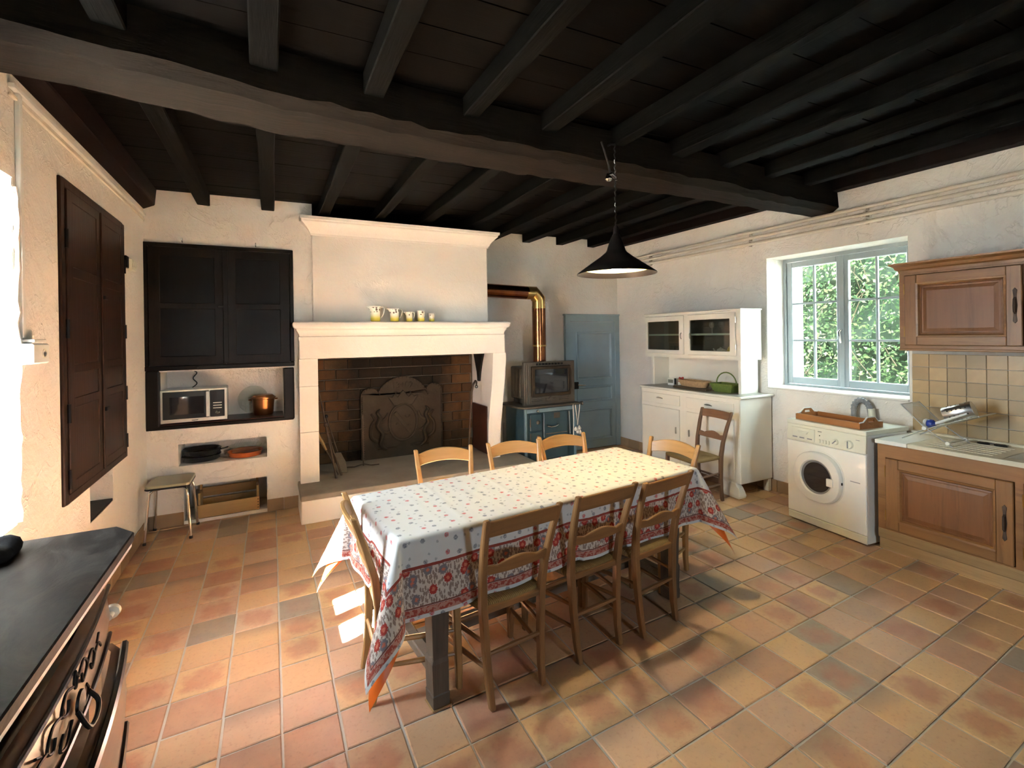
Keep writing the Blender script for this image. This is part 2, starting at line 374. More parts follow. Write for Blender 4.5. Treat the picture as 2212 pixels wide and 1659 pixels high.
# =================================================================== FLOOR
def tile_mat(name, joined):
    t = NT(name); r = t.island() if joined else t.rnd()
    v = t.pos(); n1 = t.noise(v, 7, 5, .65); n2 = t.noise(v, 55, 3, .6)
    c = t.ramp(r, [(0,(0.540,0.342,0.173)),(.13,(0.480,0.300,0.173)),(.24,(0.530,0.332,0.215)),(.36,(0.420,0.251,0.152)),(.47,(0.570,0.358,0.179)),(.58,(0.470,0.289,0.194)),(.70,(0.400,0.214,0.131)),(.82,(0.530,0.321,0.168)),(.935,(0.270,0.219,0.168)),(1,(0.220,0.187,0.152))], 'CONSTANT')
    if not joined:
        g = t.node('ShaderNodeSeparateXYZ'); tc = t.node('ShaderNodeTexCoord'); t.l.new(tc.outputs['Generated'], g.inputs[0])
        ax = t.math('ABSOLUTE', t.math('SUBTRACT', g.outputs[0], .5)); ay = t.math('ABSOLUTE', t.math('SUBTRACT', g.outputs[1], .5))
        rad = t.math('SQRT', t.math('ADD', t.math('POWER', ax, 3.0), t.math('POWER', ay, 3.0)))
        d = t.math('ADD', t.math('POWER', rad, .6667), t.math('MULTIPLY', t.math('SUBTRACT', t.noise(v, 14, 3, .6), .5), .55))
        blot = t.ramp(d, [(.22,(1,1,1)),(.44,(0,0,0))])
        r2 = t.math('FRACT', t.math('MULTIPLY', r, 37.7)); on = t.ramp(r2, [(.60,(0,0,0)),(.66,(1,1,1))])
        c = t.mix(t.math('MULTIPLY', t.math('MULTIPLY', blot, on), .62), c, (.36,.13,.085))
        r3 = t.math('FRACT', t.math('MULTIPLY', r, 91.3)); on3 = t.ramp(r3, [(.80,(0,0,0)),(.84,(1,1,1))])
        edge = t.ramp(t.math('ADD', g.outputs[1], t.math('MULTIPLY', t.math('SUBTRACT', n1, .5), .5)), [(.5,(0,0,0)),(.95,(1,1,1))])
        c = t.mix(t.math('MULTIPLY', t.math('MULTIPLY', edge, on3), .7), c, (.16,.12,.105))
    c = t.mix(t.ramp(n1, [(.3,(0,0,0)),(.75,(1,1,1))]), c, t.mix(.30, c, (.66,.42,.24)))
    c = t.mix(t.math('MULTIPLY', t.ramp(n2, [(.55,(0,0,0)),(.75,(1,1,1))]), .35), c, (.24,.13,.08))
    t.base(c); t.rough(t.math('ADD', t.math('MULTIPLY', n1, .25), .36)); t.bump(t.math('ADD', n1, t.math('MULTIPLY', n2, .4)), .22, .006)
    t.b.inputs['Specular IOR Level'].default_value = .4
    return t.m
M['tile'] = tile_mat('terracotta_tile', False); M['tilej'] = tile_mat('terracotta_tile_run', True)
floor = tag(MB().box(XL-.5, XR+.6, YF-.4, 6.3, -.12, -.006).build('floor', M['grout']), 'old terracotta tiled kitchen floor', 'floor', kind='structure')
PX, PY, SH = .228, .2265, .06
def proj(p):
    q = Vector(p)-Vector((0,0,EYE)); z = q.dot(fw)
    return None if z < .1 else (CAM_CX+CAM_F*q.dot(rt)/z, CAM_CY+CAM_F*q.dot(dn)/z, z)
tw, th, tt = PX/2-.0045, PY/2-.0045, .012
def tile_mb(dx=0, dy=0, z=0, k=0):
    a, b = tw, th; e = .004
    rr = random.Random(k); j = [rr.uniform(-.0016,.0016) for _ in range(8)]
    cs = [(-a+j[0],-b+j[1]),(a+j[2],-b+j[3]),(a+j[4],b+j[5]),(-a+j[6],b+j[7])]
    sh = lambda p: (p[0]+dx, p[1]+SH*p[0]+dy)
    ring = lambda s_, zz: [(*sh((p[0]-math.copysign(s_,p[0]), p[1]-math.copysign(s_,p[1]))), zz+z) for p in cs]
    return [ring(0,-tt), ring(0,-.003), ring(e,0)]
tmeshes = []
for k in range(6):
    me = MB().loft(tile_mb(k=k)).mesh('tile'); me.materials.append(M['tile']); tmeshes.append(me)
cells = []
for i in range(-5, 22):
    for j in range(-25, 17):
        x = .019+PX*(i+.5); y = 2.25+PY*(j+.5)+SH*(x-.02)
        if not (XL-.1 < x < XR+.1 and YF-.1 < y < 5.9): continue
        if x < 2.1 and y > 5.3: continue
        pz = proj((x,y,0)); vis = pz is not None and -60 < pz[0] < 2272 and 700 < pz[1] < 1740
        hid = (y < 2.2 and x < -.5) or (x > 4.2 and y < 2.8)
        cells.append((0 if (not vis or hid) else 1/pz[2]**3*(EYE), x, y))
cells.sort(key=lambda c: -c[0])
rest = MB()
for n_, (a_, x, y) in enumerate(cells):
    z = random.uniform(-.0012,.0008)
    if n_ < 300 and a_ > 0:
        o = ob('tile', tmeshes[n_ % 6], floor, (x, y, z)); o.rotation_euler = (random.uniform(-.003,.003), random.uniform(-.003,.003), random.uniform(-.006,.006))
    else: rest.loft(tile_mb(x, y, z, n_))
o = rest.build('tile_run', M['tilej'], floor); o['kind'] = 'stuff'

# =================================================================== WALLS
WIN2 = (2.03, 2.81, .87, 2.36)      # left wall window (y0,y1,z0,z1), far jamb splayed to OUT2
OUT2 = (2.03, 2.645, .87, 2.36)
mb = MB()
slab_with_holes(mb, 'x', XL-.25, XL, YF-.4, 5.8, 0, 3.06, [WIN2, (3.73,4.20,.56,.86)])
slab_with_holes(mb, 'x', XL-.50, XL-.25, YF-.4, 5.8, 0, 3.06, [WIN2])
mb.prism([(XL-.499,2.645),(XL-.36,2.645),(XL-.002,2.806),(XL-.002,2.812),(XL-.499,2.812)],'z',.868,2.362)
wall_left = tag(mb.build('wall_left', M['plaster']), 'rough white plastered side wall with a deep window opening', 'wall', kind='structure')
# broken plaster lip along the window jamb
rr = random.Random(3); lip = MB(); pts = []
zz = .88
while zz < 2.34:
    pts.append((XL+.004+rr.uniform(-.002,.004), 2.81+rr.uniform(-.004,.016), zz)); zz += .045
lip.tube(pts, [rr.uniform(.008,.017) for _ in pts], 6); lip.build('plaster_lip', M['plaster'], wall_left, smooth=True)
mb = MB()
slab_with_holes(mb, 'y', YB1, YB1+.38, XL, .378, 0, 3.06, [(-.89,.10,.895,1.372),(-.757,-.05,.525,.72),(-.72,-.056,.03,.338)])
mb.box(XL, .378, YB1+.38, YB2, 0, 3.06)
tag(mb.build('wall_back', M['plaster']), 'white plastered wall face with niches left of the hearth', 'wall', kind='structure')
mb = MB().box(XL-.5, XR+.6, YB2, YB2+.4, 0, 3.06)
wall_back = tag(mb.build('wall_back', M['plaster']), 'rough white plastered end wall behind the stove', 'wall', kind='structure')
WIN1 = (2.09, 3.35, 1.07, 2.42)
mb = MB(); slab_with_holes(mb, 'x', XR, XR+.6, YF-.4, YB2, 0, 3.06, [WIN1])
wall_right = tag(mb.build('wall_right', M['plaster']), 'white plastered wall with the garden window', 'wall', kind='structure')
FILL_WIN = (1.25, 1.95, 1.10, 1.85)  # opening added out of view to let in fill light
mb = MB(); slab_with_holes(mb, 'y', YF-.4, YF, XL, XR, 0, 3.06, [FILL_WIN])
wall_front = tag(mb.build('wall_front', M['plaster']), 'white plastered wall behind the viewer', 'wall', kind='structure')

# =================================================================== CEILING
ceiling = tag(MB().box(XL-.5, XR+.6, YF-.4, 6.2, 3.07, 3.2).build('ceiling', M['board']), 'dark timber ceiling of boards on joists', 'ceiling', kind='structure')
tag(MB().box(XL-.5, XR+.6, YF-.4, 6.2, 3.21, 6.6).build('sun_blocker', M['exterior']), 'unseen house block added above the ceiling to shade the hedge', 'house', kind='structure')  # unseen mass added so the garden hedge falls in shade
y = YF; rr = random.Random(11)
while y < YB2:
    w = rr.uniform(.20,.30); y1 = min(y+w, YB2)
    z0, z1 = zj(XL)+JH, zj(XR)+JH; d = rr.uniform(0,.004)
    x0, x1 = XL, XR
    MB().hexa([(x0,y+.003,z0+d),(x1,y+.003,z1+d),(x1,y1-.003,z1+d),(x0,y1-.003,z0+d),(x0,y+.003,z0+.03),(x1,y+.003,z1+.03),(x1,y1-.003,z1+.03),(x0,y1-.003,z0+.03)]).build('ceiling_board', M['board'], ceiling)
    y = y1
rr = random.Random(5)
for k in range(10):
    x = -.55+.525*k+rr.uniform(-.02,.02); w = rr.uniform(.092,.112); z = zj(x); secs = []
    skew = rr.uniform(-.02,.02)
    for i in range(9):
        yy = YF+(YB2+.05-YF)*i/8; jx = skew*(i/8-.5)+rr.uniform(-.006,.006); jw = rr.uniform(-.006,.006)
        secs.append([(x+jx-w/2-jw,yy,z+rr.uniform(-.006,.004)),(x+jx+w/2+jw,yy,z+rr.uniform(-.006,.004)),(x+jx+w/2+jw,yy,z+JH+.01),(x+jx-w/2-jw,yy,z+JH+.01)])
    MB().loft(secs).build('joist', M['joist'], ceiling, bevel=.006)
MB().hexa([(XL,2.6,2.80),(XL+.085,2.6,2.84),(XL+.085,YB1+.05,2.84),(XL,YB1+.05,2.80),(XL,2.6,2.99),(XL+.1,2.6,2.99),(XL+.1,YB1+.05,2.99),(XL,YB1+.05,2.99)]).build('wall_joist', M['redboard'], ceiling, bevel=.006)
MB().hexa([(XR-.085,YF,2.89),(XR,YF,2.885),(XR,YB2,2.935),(XR-.085,YB2,2.94),(XR-.085,YF,3.03),(XR,YF,3.03),(XR,YB2,3.03),(XR-.085,YB2,3.03)]).build('wall_joist', M['redboard'], ceiling, bevel=.006)
prof = [(-1.25,2.27,2.66),(-.97,2.30,2.69),(-.5,2.37,2.76),(.08,2.48,2.90),(.75,2.55,2.90),(1.5,2.55,2.93),(2.3,2.54,2.91),(3.2,2.57,2.89),(4.4,2.62,2.88),(4.9,2.63,2.88)]
secs = []; rr = random.Random(9)
for i in range(61):
    x = -1.25+6.1*i/60
    for a, b in zip(prof, prof[1:]):
        if a[0] <= x <= b[0]:
            t_ = (x-a[0])/(b[0]-a[0]); yn, yf = a[1]+(b[1]-a[1])*t_, a[2]+(b[2]-a[2])*t_; break
    j = lambda s_: rr.uniform(-s_, s_)
    zb = 2.742+j(.006)
    secs.append([(x,yn+j(.006),zb+.045+j(.008)),(x,yn+.05+j(.012),zb+j(.004)),(x,(yn+yf)/2,zb-.004+j(.004)),(x,yf-.03+j(.006),zb+j(.004)),(x,yf+j(.005),zb+.03+j(.005)),(x,yf,2.99),(x,yn+.01+j(.004),2.99)])
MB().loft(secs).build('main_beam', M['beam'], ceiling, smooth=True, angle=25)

# =================================================================== WINDOWS
def casement(root, axis, w0, w1, u0, u1, v0, v1, cols, rows, mat, st=.055, mun=.02, glass='glass'):
    """one glazed leaf in the plane of an axis; pieces are parts of root"""
    P = (lambda a,b,c,d,e,f: (e,f,a,b,c,d)) if axis == 'x' else (lambda a,b,c,d,e,f: (a,b,e,f,c,d))
    def bx(name, a,b,c,d, e=w0, f=w1, parent=root, m_=mat, bev=.004): return MB().box(*P(a,b,c,d,e,f)).build(name, m_, parent, bevel=bev)
    s_ = bx('sash', u0,u0+st,v0,v1); bx('stile', u1-st,u1,v0,v1, parent=s_)
    bx('rail', u0+st,u1-st,v0,v0+st*1.25, parent=s_); bx('rail', u0+st,u1-st,v1-st,v1, parent=s_)
    a0,a1,b0,b1 = u0+st,u1-st,v0+st*1.25,v1-st
    for c in range(1,cols): x = a0+(a1-a0)*c/cols; bx('muntin', x-mun/2,x+mun/2,b0,b1,(w0+w1)/2-.014,(w0+w1)/2+.014,s_)
    for r_ in range(1,rows): z = b0+(b1-b0)*r_/rows; bx('muntin', a0,a1,z-mun/2,z+mun/2,(w0+w1)/2-.013,(w0+w1)/2+.013,s_)
    for c in range(cols):
        for r_ in range(rows):
            g = .5*mun if True else 0
            bx('pane', a0+(a1-a0)*c/cols+g,a0+(a1-a0)*(c+1)/cols-g,b0+(b1-b0)*r_/rows+g,b0+(b1-b0)*(r_+1)/rows-g,(w0+w1)/2-.0015,(w0+w1)/2+.0015,s_,M[glass],0)
    return s_
w1 = thing('window_1', 'grey-painted casement window over the washing machine, greenery outside', 'window', kind='structure')
fr = MB(); slab_with_holes(fr, 'x', 4.93, 5.01, WIN1[0], WIN1[1], WIN1[2], WIN1[3], [(2.165,3.318,1.10,2.385)]); fr.build('frame', M['winpaint'], w1)
casement(w1, 'x', 4.94, 4.98, 2.757, 3.315, 1.105, 2.38, 2, 3, M['winpaint'], glass='dimglass')
casement(w1, 'x', 4.935, 4.975, 2.17, 2.755, 1.105, 2.38, 2, 3, M['winpaint'], glass='dimglass')
MB().box(4.922,4.936,2.735,2.778,1.105,2.38).build('cover_strip', M['winpaint'], w1, bevel=.004)
h = MB().lathe([(.016,0),(.016,.012),(.009,.014),(.009,.03)],12,axis='x'); h2 = MB()
hd = MB().tube([(0,0,0),(-.02,0,0),(-.03,.01,-.02),(-.035,.0,-.075),(-.035,-.01,-.125)],[.008,.009,.012,.013,.009],8)
hd.build('handle', M['chrome'], w1, smooth=True, loc=(4.922,2.757,1.66))
MB().box(4.64,4.935,2.09,3.35,1.062,1.082).build('window_sill', M['smooth_plaster'], w1, bevel=.006)
for z in (1.25,1.75,2.2): MB().lathe([(.006,-.035),(.006,.035)],8).build('hinge', M['winpaint'], w1, loc=(4.93,3.325,z))
w2 = thing('window_2', 'casement window deep in the left wall', 'window', kind='structure')
fr = MB(); slab_with_holes(fr, 'x', XL-.45, XL-.38, *OUT2, [(2.06,2.625,.91,2.32)]); fr.build('frame', M['winpaint'], w2)
casement(w2, 'x', XL-.44, XL-.40, 2.063, 2.325, .915, 2.315, 1, 3, M['winpaint'], st=.038)
casement(w2, 'x', XL-.44, XL-.40, 2.36, 2.622, .915, 2.315, 1, 3, M['winpaint'], st=.038)
MB().box(XL-.445,XL-.395,2.325,2.36,.915,2.315).build('meeting_stile', M['winpaint'], w2)
w3 = thing('fill_window', 'unseen casement window added behind the viewer for fill light', 'window', kind='structure')
fr = MB(); slab_with_holes(fr, 'y', YF-.25, YF-.18, *FILL_WIN, [(1.29,1.91,1.14,1.81)]); fr.build('frame', M['winpaint'], w3)
casement(w3, 'y', YF-.24, YF-.20, 1.295, 1.905, 1.145, 1.805, 2, 2, M['winpaint'])
portal('portal_fill', (1.6,YF-.28,1.475), (0,1,0), .7, .75)
portal('portal_right', (5.06,2.72,1.745), (-1,0,0), 1.26, 1.35)
portal('portal_left', (XL-.47,2.34,1.615), (1,0,0), .615, 1.49)

# =================================================================== BLUE DOOR
d1 = thing('door_1', 'blue-grey panelled door in the corner behind the stove', 'door', (3.70,5.8,0), kind='structure')
fr = MB(); fr.box(0,.085,-.05,0,0,1.925).box(.87,.952,-.05,0,0,1.925).box(.085,.87,-.05,0,1.835,1.925); fr.build('door_frame', M['bluepaint'], d1, bevel=.004)
MB().box(-.015,.955,-.06,0,1.925,1.945).build('door_cap', M['bluepaint'], d1, bevel=.004)
leaf = MB(); slab_with_holes(leaf, 'y', -.045, -.012, .088, .866, .01, 1.832, [(.20,.79,1.02,1.67),(.20,.79,.70,.89),(.20,.79,.14,.56)]); leaf = leaf.build('door_leaf', M['bluepaint'], d1)
for (z0,z1) in ((1.02,1.67),(.70,.89),(.14,.56)):
    p = MB(); p.loft([[(.20,-.030,z0),(.79,-.030,z0),(.79,-.030,z1),(.20,-.030,z1)],[(.225,-.018,z0+.025),(.765,-.018,z0+.025),(.765,-.018,z1-.025),(.225,-.018,z1-.025)],[(.24,-.018,z0+.04),(.75,-.018,z0+.04),(.75,-.018,z1-.04),(.24,-.018,z1-.04)],[(.27,-.028,z0+.07),(.72,-.028,z0+.07),(.72,-.028,z1-.07),(.27,-.028,z1-.07)]]); p.build('door_panel', M['bluepaint'], leaf)
    rr_ = lambda k, yy: [(.20-k,yy,z0-k),(.79+k,yy,z0-k),(.79+k,yy,z1+k),(.20-k,yy,z1+k)]
    MB().loft([rr_(.020,-.044),rr_(.014,-.058),rr_(.0,-.058),rr_(-.012,-.044),rr_(-.02,-.025)],cap=False).build('panel_moulding', M['bluepaint'], leaf)
MB().box(.10,.205,-.062,-.045,.88,.98).build('lock_box', M['iron'], leaf, bevel=.004)
MB().tube([(.17,-.06,.94),(.17,-.10,.94),(.20,-.105,.938),(.30,-.10,.93)],[.008,.009,.010,.007],8).build('door_handle', M['chrome'], leaf, smooth=True)
for z in (.18,.95,1.65): MB().lathe([(.009,-.05),(.009,.05)],8).build('door_hinge', M['bluepaint'], leaf, loc=(.868,-.05,z))

# =================================================================== BASEBOARDS (row of tiles)
M['skirt'] = plain('buff_skirting_tile', (.42,.27,.15), .6, var=.3, scale=9, bump=.1, rnd=.35)
def baseboard(name, label, p0, p1, h, n):
    a, b = Vector(p0), Vector(p1); root = thing(name, label, 'baseboard', p0, kind='structure'); L_ = (b-a).length; ang = math.atan2(b.y-a.y, b.x-a.x)
    me = MB().box(.002, L_/n-.002, -.012, 0, 0, h).mesh('tile', bevel=.003); me.materials.append(M['skirt'])
    for k in range(n): ob('tile', me, root, (Vector((math.cos(ang),math.sin(ang),0))*L_/n*k), (0,0,ang))
baseboard('baseboard_back', 'buff tile skirting left of the hearth', (-.056,YB1,0), (.235,YB1,0), .115, 2)
baseboard('baseboard_back', 'buff tile skirting behind the stool', (XL,YB1,0), (-.72,YB1,0), .115, 1)
baseboard('baseboard_right', 'buff tile skirting along the window wall', (XR,YB2,0), (XR,2.1,0), .12, 16)
baseboard('baseboard_left', 'buff tile skirting along the left wall', (XL,2.3,0), (XL,YB1,0), .115, 13)

# =================================================================== CONDUITS AND PIPES
t1 = thing('trim_1', 'white cable trunking under the ceiling of the left wall', 'trim', kind='structure')
MB().box(XL,XL+.022,2.78,YB1,2.735,2.757).build('trunking', M['white_plastic'], t1, bevel=.003)
MB().box(XL,XL+.014,2.78,YB1,2.70,2.715).build('cable', M['pipe_paint'], t1, bevel=.003)
MB().box(XL,XL+.02,2.835,2.862,1.67,2.735).build('trunking', M['white_plastic'], t1, bevel=.003)
for k, (za, zb, r_) in enumerate(((2.715,2.722,.017),(2.66,2.655,.017),(2.608,2.572,.018))):
    pp = thing('heating_pipe', ['topmost cream pipe along the window wall','middle cream pipe along the window wall','lowest cream pipe along the window wall'][k], 'pipe', (XR-.05,YB2,za), group='pipes along the window wall')
    MB().tube([(0,0,0),(0,-3.4,(zb-za)*.5),(0,YF-YB2,zb-za)], r_, 10).build('pipe', M['pipe_paint'], pp, smooth=True)
    for y in (5.05,3.52,2.38,.9):
        MB().box(-.008,.047,-.012,.012,-.024,.024).build('bracket', M['pipe_paint'], pp, loc=(0,y-YB2,(zb-za)*(YB2-y)/(YB2-YF)), bevel=.003)
sb = thing('socket_box', 'white socket box with cable trunking beside the left window', 'socket', (XL,2.88,1.60))
MB().box(0,.06,-.07,.10,-.045,.045).build('box', M['white_plastic'], sb, bevel=.006)
MB().lathe([(.02,0),(.02,.004),(.014,.004),(.013,-.01)],16,axis='x').build('outlet', M['cream_plastic'], sb, loc=(.06,.04,0))
MB().box(0,.05,-.03,.10,.05,.065).build('clip', M['white_plastic'], sb, bevel=.003)
ss = thing('light_switch', 'small cream double switch between the dark wall doors', 'switch', (XL,4.72,2.245))
MB().box(0,.03,-.06,.06,-.045,.045).build('plate', M['cream_plastic'], ss, bevel=.005); MB().box(.03,.038,-.05,-.005,-.02,.03).build('rocker', M['cream_plastic'], ss, bevel=.003); MB().box(.03,.038,.005,.05,-.02,.03).build('rocker', M['cream_plastic'], ss, bevel=.003)

# =================================================================== OUTDOORS
gm = plain('gravel', (.36,.33,.28), .95, var=.3, scale=3, bump=.4)
tag(MB().box(-40,40,-40,40,-.45,-.13).build('ground', gm), 'pale gravel ground around the house', 'ground', kind='structure')
t = NT('hedge_leaf'); c = t.ramp(t.island(), [(0,(.03,.06,.03)),(.3,(.075,.12,.055)),(.55,(.13,.19,.08)),(.75,(.21,.26,.11)),(.9,(.30,.27,.18)),(1,(.40,.42,.30))]); t.base(c); t.rough(.7); t.b.inputs['Specular IOR Level'].default_value = .05
tl = t.node('ShaderNodeBsdfTranslucent'); t.l.new(c, tl.inputs[0]); mx = t.node('ShaderNodeMixShader'); mx.inputs[0].default_value = .4
t.l.new(t.b.outputs[0], mx.inputs[1]); t.l.new(tl.outputs[0], mx.inputs[2]); t.l.new(mx.outputs[0], t.out.inputs[0]); M['leaf'] = t.m
hedge = thing('hedge', 'dense leafy hedge outside the garden window', 'hedge', (7.4,4.7,-.13))
lf = MB(); rr = random.Random(21)
for k in range(42000):
    y = rr.uniform(-3.6,4.2); z = rr.uniform(.1,5.2)
    bulge = .45*math.sin(y*1.7+z)+.3*math.sin(z*2.3-y*.9)
    c_ = Vector((-bulge*.5+rr.uniform(-.55,.45)-.1, y, z)); L_ = rr.uniform(.04,.085); W_ = L_*rr.uniform(.35,.55)
    a = Vector((rr.gauss(-.4,.6), rr.gauss(0,.7), rr.gauss(-.2,.6))).normalized(); n_ = Vector((rr.gauss(-.8,.5), rr.gauss(0,.5), rr.gauss(.4,.5))); b = a.cross(n_).normalized()
    lf.add([c_-a*L_*.5, c_+b*W_*.5, c_+a*L_*.5, c_-b*W_*.5], [(0,1,2,3)])
me = bpy.data.meshes.new('foliage'); me.from_pydata(lf.v, [], lf.f); me.materials.append(M['leaf']); o = ob('foliage', me, hedge); o['kind'] = 'stuff'
tw_ = MB()
for k in range(60):
    y = rr.uniform(-3.4,4); z = rr.uniform(0,3); x = rr.uniform(-.5,.1); p = Vector((x,y,z)); path = [tuple(p)]
    for q in range(4): p = p+Vector((rr.uniform(-.15,.05), rr.uniform(-.25,.25), rr.uniform(.1,.4))); path.append(tuple(p))
    tw_.tube(path, [.007,.006,.005,.004,.002], 5)
o = tw_.build('twigs', M['leafwood'], hedge); o['kind'] = 'stuff'
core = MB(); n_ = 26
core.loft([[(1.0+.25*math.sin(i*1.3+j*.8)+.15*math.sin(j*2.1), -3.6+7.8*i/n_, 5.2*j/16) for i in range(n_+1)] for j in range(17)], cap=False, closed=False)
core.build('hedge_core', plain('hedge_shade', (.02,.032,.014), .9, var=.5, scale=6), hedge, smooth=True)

# =================================================================== FIREPLACE
fp = thing('fireplace', 'large white plastered open fireplace with mantel shelf and tall hood', 'fireplace', (0,0,0))
def uloft(prof, x0, x1, yf, yb):     # profile of (offset, z) carried round left, front and right
    return MB().loft([[(x0-o,yb,z),(x0-o,yf-o,z),(x1+o,yf-o,z),(x1+o,yb,z)] for o, z in prof])
SP = M['smooth_plaster']
MB().hexa([(.37,5.15,1.80),(2.255,5.15,1.80),(2.255,5.8,1.80),(.37,5.8,1.80),(.372,5.17,2.835),(2.262,5.17,2.835),(2.262,5.8,2.835),(.372,5.8,2.835)]).build('hood', SP, fp, bevel=.008)
uloft([(0,2.672),(.012,2.672),(.014,2.69),(.022,2.70),(.030,2.72),(.050,2.745),(.080,2.775),(.096,2.79),(.098,2.805),(.112,2.812),(.114,2.84),(0,2.84)], .372, 2.262, 5.165, 5.8).build('cornice', SP, fp, smooth=True, angle=30)
uloft([(-.03,1.632),(.010,1.632),(.012,1.665),(.004,1.672),(.006,1.69),(.018,1.712),(.030,1.728),(.032,1.745),(.048,1.752),(.058,1.765),(.062,1.785),(.058,1.805),(.048,1.813),(0,1.815)], .245, 2.40, 5.055, 5.75).build('mantel_shelf', SP, fp, smooth=True, angle=30)
MB().box(.238,2.425,5.06,5.42,1.452,1.64).build('lintel', SP, fp, bevel=.006)
for z0, z1 in ((.25,.74),(.742,1.185),(1.187,1.452)): MB().box(.235,.405,5.085,5.76,z0,z1).build('jamb_stone', SP, fp, bevel=.003)
secs = []
for z, xi, xo in ((.25,2.205,2.355),(.40,2.208,2.358),(.55,2.212,2.366),(.66,2.217,2.372),(.85,2.237,2.395),(1.04,2.258,2.418),(1.20,2.272,2.434),(1.452,2.283,2.451)):
    secs.append([(xi,5.085,z),(xo,5.085,z),(xo,5.76,z),(2.29,5.76,z),(2.285,5.30,z)])
MB().loft(secs).build('jamb', SP, fp, smooth=True, angle=40)
hs = MB(); hs.loft([[(.215,4.665,0),(2.62,4.70,0),(2.62,5.8,0),(.215,5.8,0)],[(.22,4.67,.205),(2.61,4.705,.205),(2.61,5.8,.205),(.22,5.8,.205)]]); hs.build('hearth', SP, fp, bevel=.006)
MB().loft([[(.212,4.66,.205),(2.625,4.695,.205),(2.625,5.78,.205),(.212,5.78,.205)],[(.216,4.668,.25),(2.618,4.70,.25),(2.618,5.78,.25),(.216,5.78,.25)]]).build('hearth_stone', M['stone'], fp, bevel=.01, seg=2)
MB().box(.30,2.285,5.765,5.80,.2,1.9).build('mortar', M['mortar'], fp)
t = NT('sooty_brick'); p = t.node('ShaderNodeSeparateXYZ'); t.l.new(t.pos(), p.inputs[0]); n1 = t.noise(t.pos(), 9, 4, .65)
base = t.ramp(t.rnd(), [(0,(.085,.042,.018)),(.3,(.115,.058,.024)),(.6,(.07,.037,.018)),(1,(.105,.064,.034))])
dx = t.math('ABSOLUTE', t.math('SUBTRACT', p.outputs[0], 1.33)); soot = t.ramp(t.math('ADD', dx, t.math('MULTIPLY', t.math('SUBTRACT', n1, .5), .5)), [(.50,(1,1,1)),(.80,(0,0,0))])
t.base(t.mix(t.math('MULTIPLY', soot, .9), base, (.012,.010,.008))); t.rough(.9); t.b.inputs['Specular IOR Level'].default_value = .1; t.bump(n1, .4, .01); M['brick'] = t.m
rr = random.Random(4); bl, bh = .247, .1165
bmesh_cache = {}
for r_ in range(12):
    z0 = .25+r_*bh; x = .40-(bl/2 if r_ % 2 else 0)+rr.uniform(-.01,.01)
    while x < 2.275:
        x0, x1 = max(x,.36), min(x+bl,2.275)
        if x1-x0 > .03:
            key = round(x1-x0,2)
            if key not in bmesh_cache:
                b_ = MB().box(-(key-.010)/2,(key-.010)/2,-.012,.012,-(bh-.011)/2,(bh-.011)/2).mesh('brick', bevel=.003); b_.materials.append(M['brick']); bmesh_cache[key] = b_
            ob('brick', bmesh_cache[key], fp, ((x0+x1)/2, 5.757+rr.uniform(-.002,.003), z0+bh/2))
        x += bl
# iron gib bracket and timber door set into the right-hand cheek
gp = MB(); gp.loft([[(2.262,y0,z),(2.288,y0,z),(2.288,y1,z),(2.262,y1,z)] for y0, y1, z in ((5.34,5.65,1.452),(5.40,5.60,1.33),(5.445,5.548,1.215),(5.475,5.525,1.10))])
gp.build('iron_gusset', M['iron'], fp, bevel=.003)
MB().box(2.262,2.287,5.25,5.70,.252,.815).build('salt_cupboard_door', M['redshelf'], fp, bevel=.004)

# ---- fireback
fb = thing('fireback', 'arched cast iron fireback with an oval shield, crown and numerals', 'fireback', (1.385,5.735,.25))
W2, zt = .485, .80
out = [(-W2,0),(W2,0),(W2,.74)]
out += arc(W2-.105,.74,.105,0,165,8)[1:]
out += arc(0,.615,.325,18,162,18)
out += arc(-W2+.105,.72,.105,15,180,8)
MB().prism(out, 'y', -.03, 0).build('plate', M['castiron'], fb, bevel=.006)
edge = MB()
ep = [(x*.965, .02+z*.965) for x, z in out[2:]]; ep = [(W2*.965,.04)]+ep+[(-W2*.965,.04)]
path = []
for a, b in zip(ep, ep[1:]):
    L_ = math.hypot(b[0]-a[0], b[1]-a[1]); n_ = max(1, int(L_/.022))
    for i in range(n_): path.append((a[0]+(b[0]-a[0])*i/n_, a[1]+(b[1]-a[1])*i/n_))
for x, z in path: edge.sphere((x,-.031,z), .007, 6)
o = edge.build('bead_border', M['castiron'], fb, smooth=True); o['kind'] = 'stuff'
MB().tube([(.165*math.cos(2*math.pi*k/32), -.034, .40+.215*math.sin(2*math.pi*k/32)) for k in range(32)], .016, 8, closed=True).build('oval_frame', M['castiron'], fb, smooth=True)
MB().lathe([(.15,-.028),(.15,-.034),(.12,-.040),(.02,-.044)], 28, axis='y', c=(0,0,.40), sy=1.3).build('shield', M['castiron'], fb, smooth=True)
MB().bar((-.10,-.044,.52),(.085,-.044,.27),.022,.045,(1,0,.6)).build('bend', M['castiron'], fb, bevel=.004)
MB().tube([(.02,-.046,.48),(.035,-.05,.455),(.06,-.05,.455),(.075,-.046,.48)],.008,6).build('crescent', M['castiron'], fb, smooth=True)
MB().sphere((-.075,-.045,.38),.018,8,sy=.6).build('roundel', M['castiron'], fb, smooth=True); MB().sphere((.06,-.045,.36),.014,8,sy=.6).build('roundel', M['castiron'], fb, smooth=True)
cr = [(-.11,.60),(.11,.60),(.185,.715),(.13,.70),(.10,.735),(.065,.70),(0,.78),(-.065,.70),(-.10,.735),(-.13,.70),(-.185,.715)]
MB().prism(cr, 'y', -.046, -.028).build('crown', M['castiron'], fb, bevel=.006)
for x in (-.085,.085): MB().sphere((x,-.04,.75),.014,8).build('crown_bead', M['castiron'], fb, smooth=True)
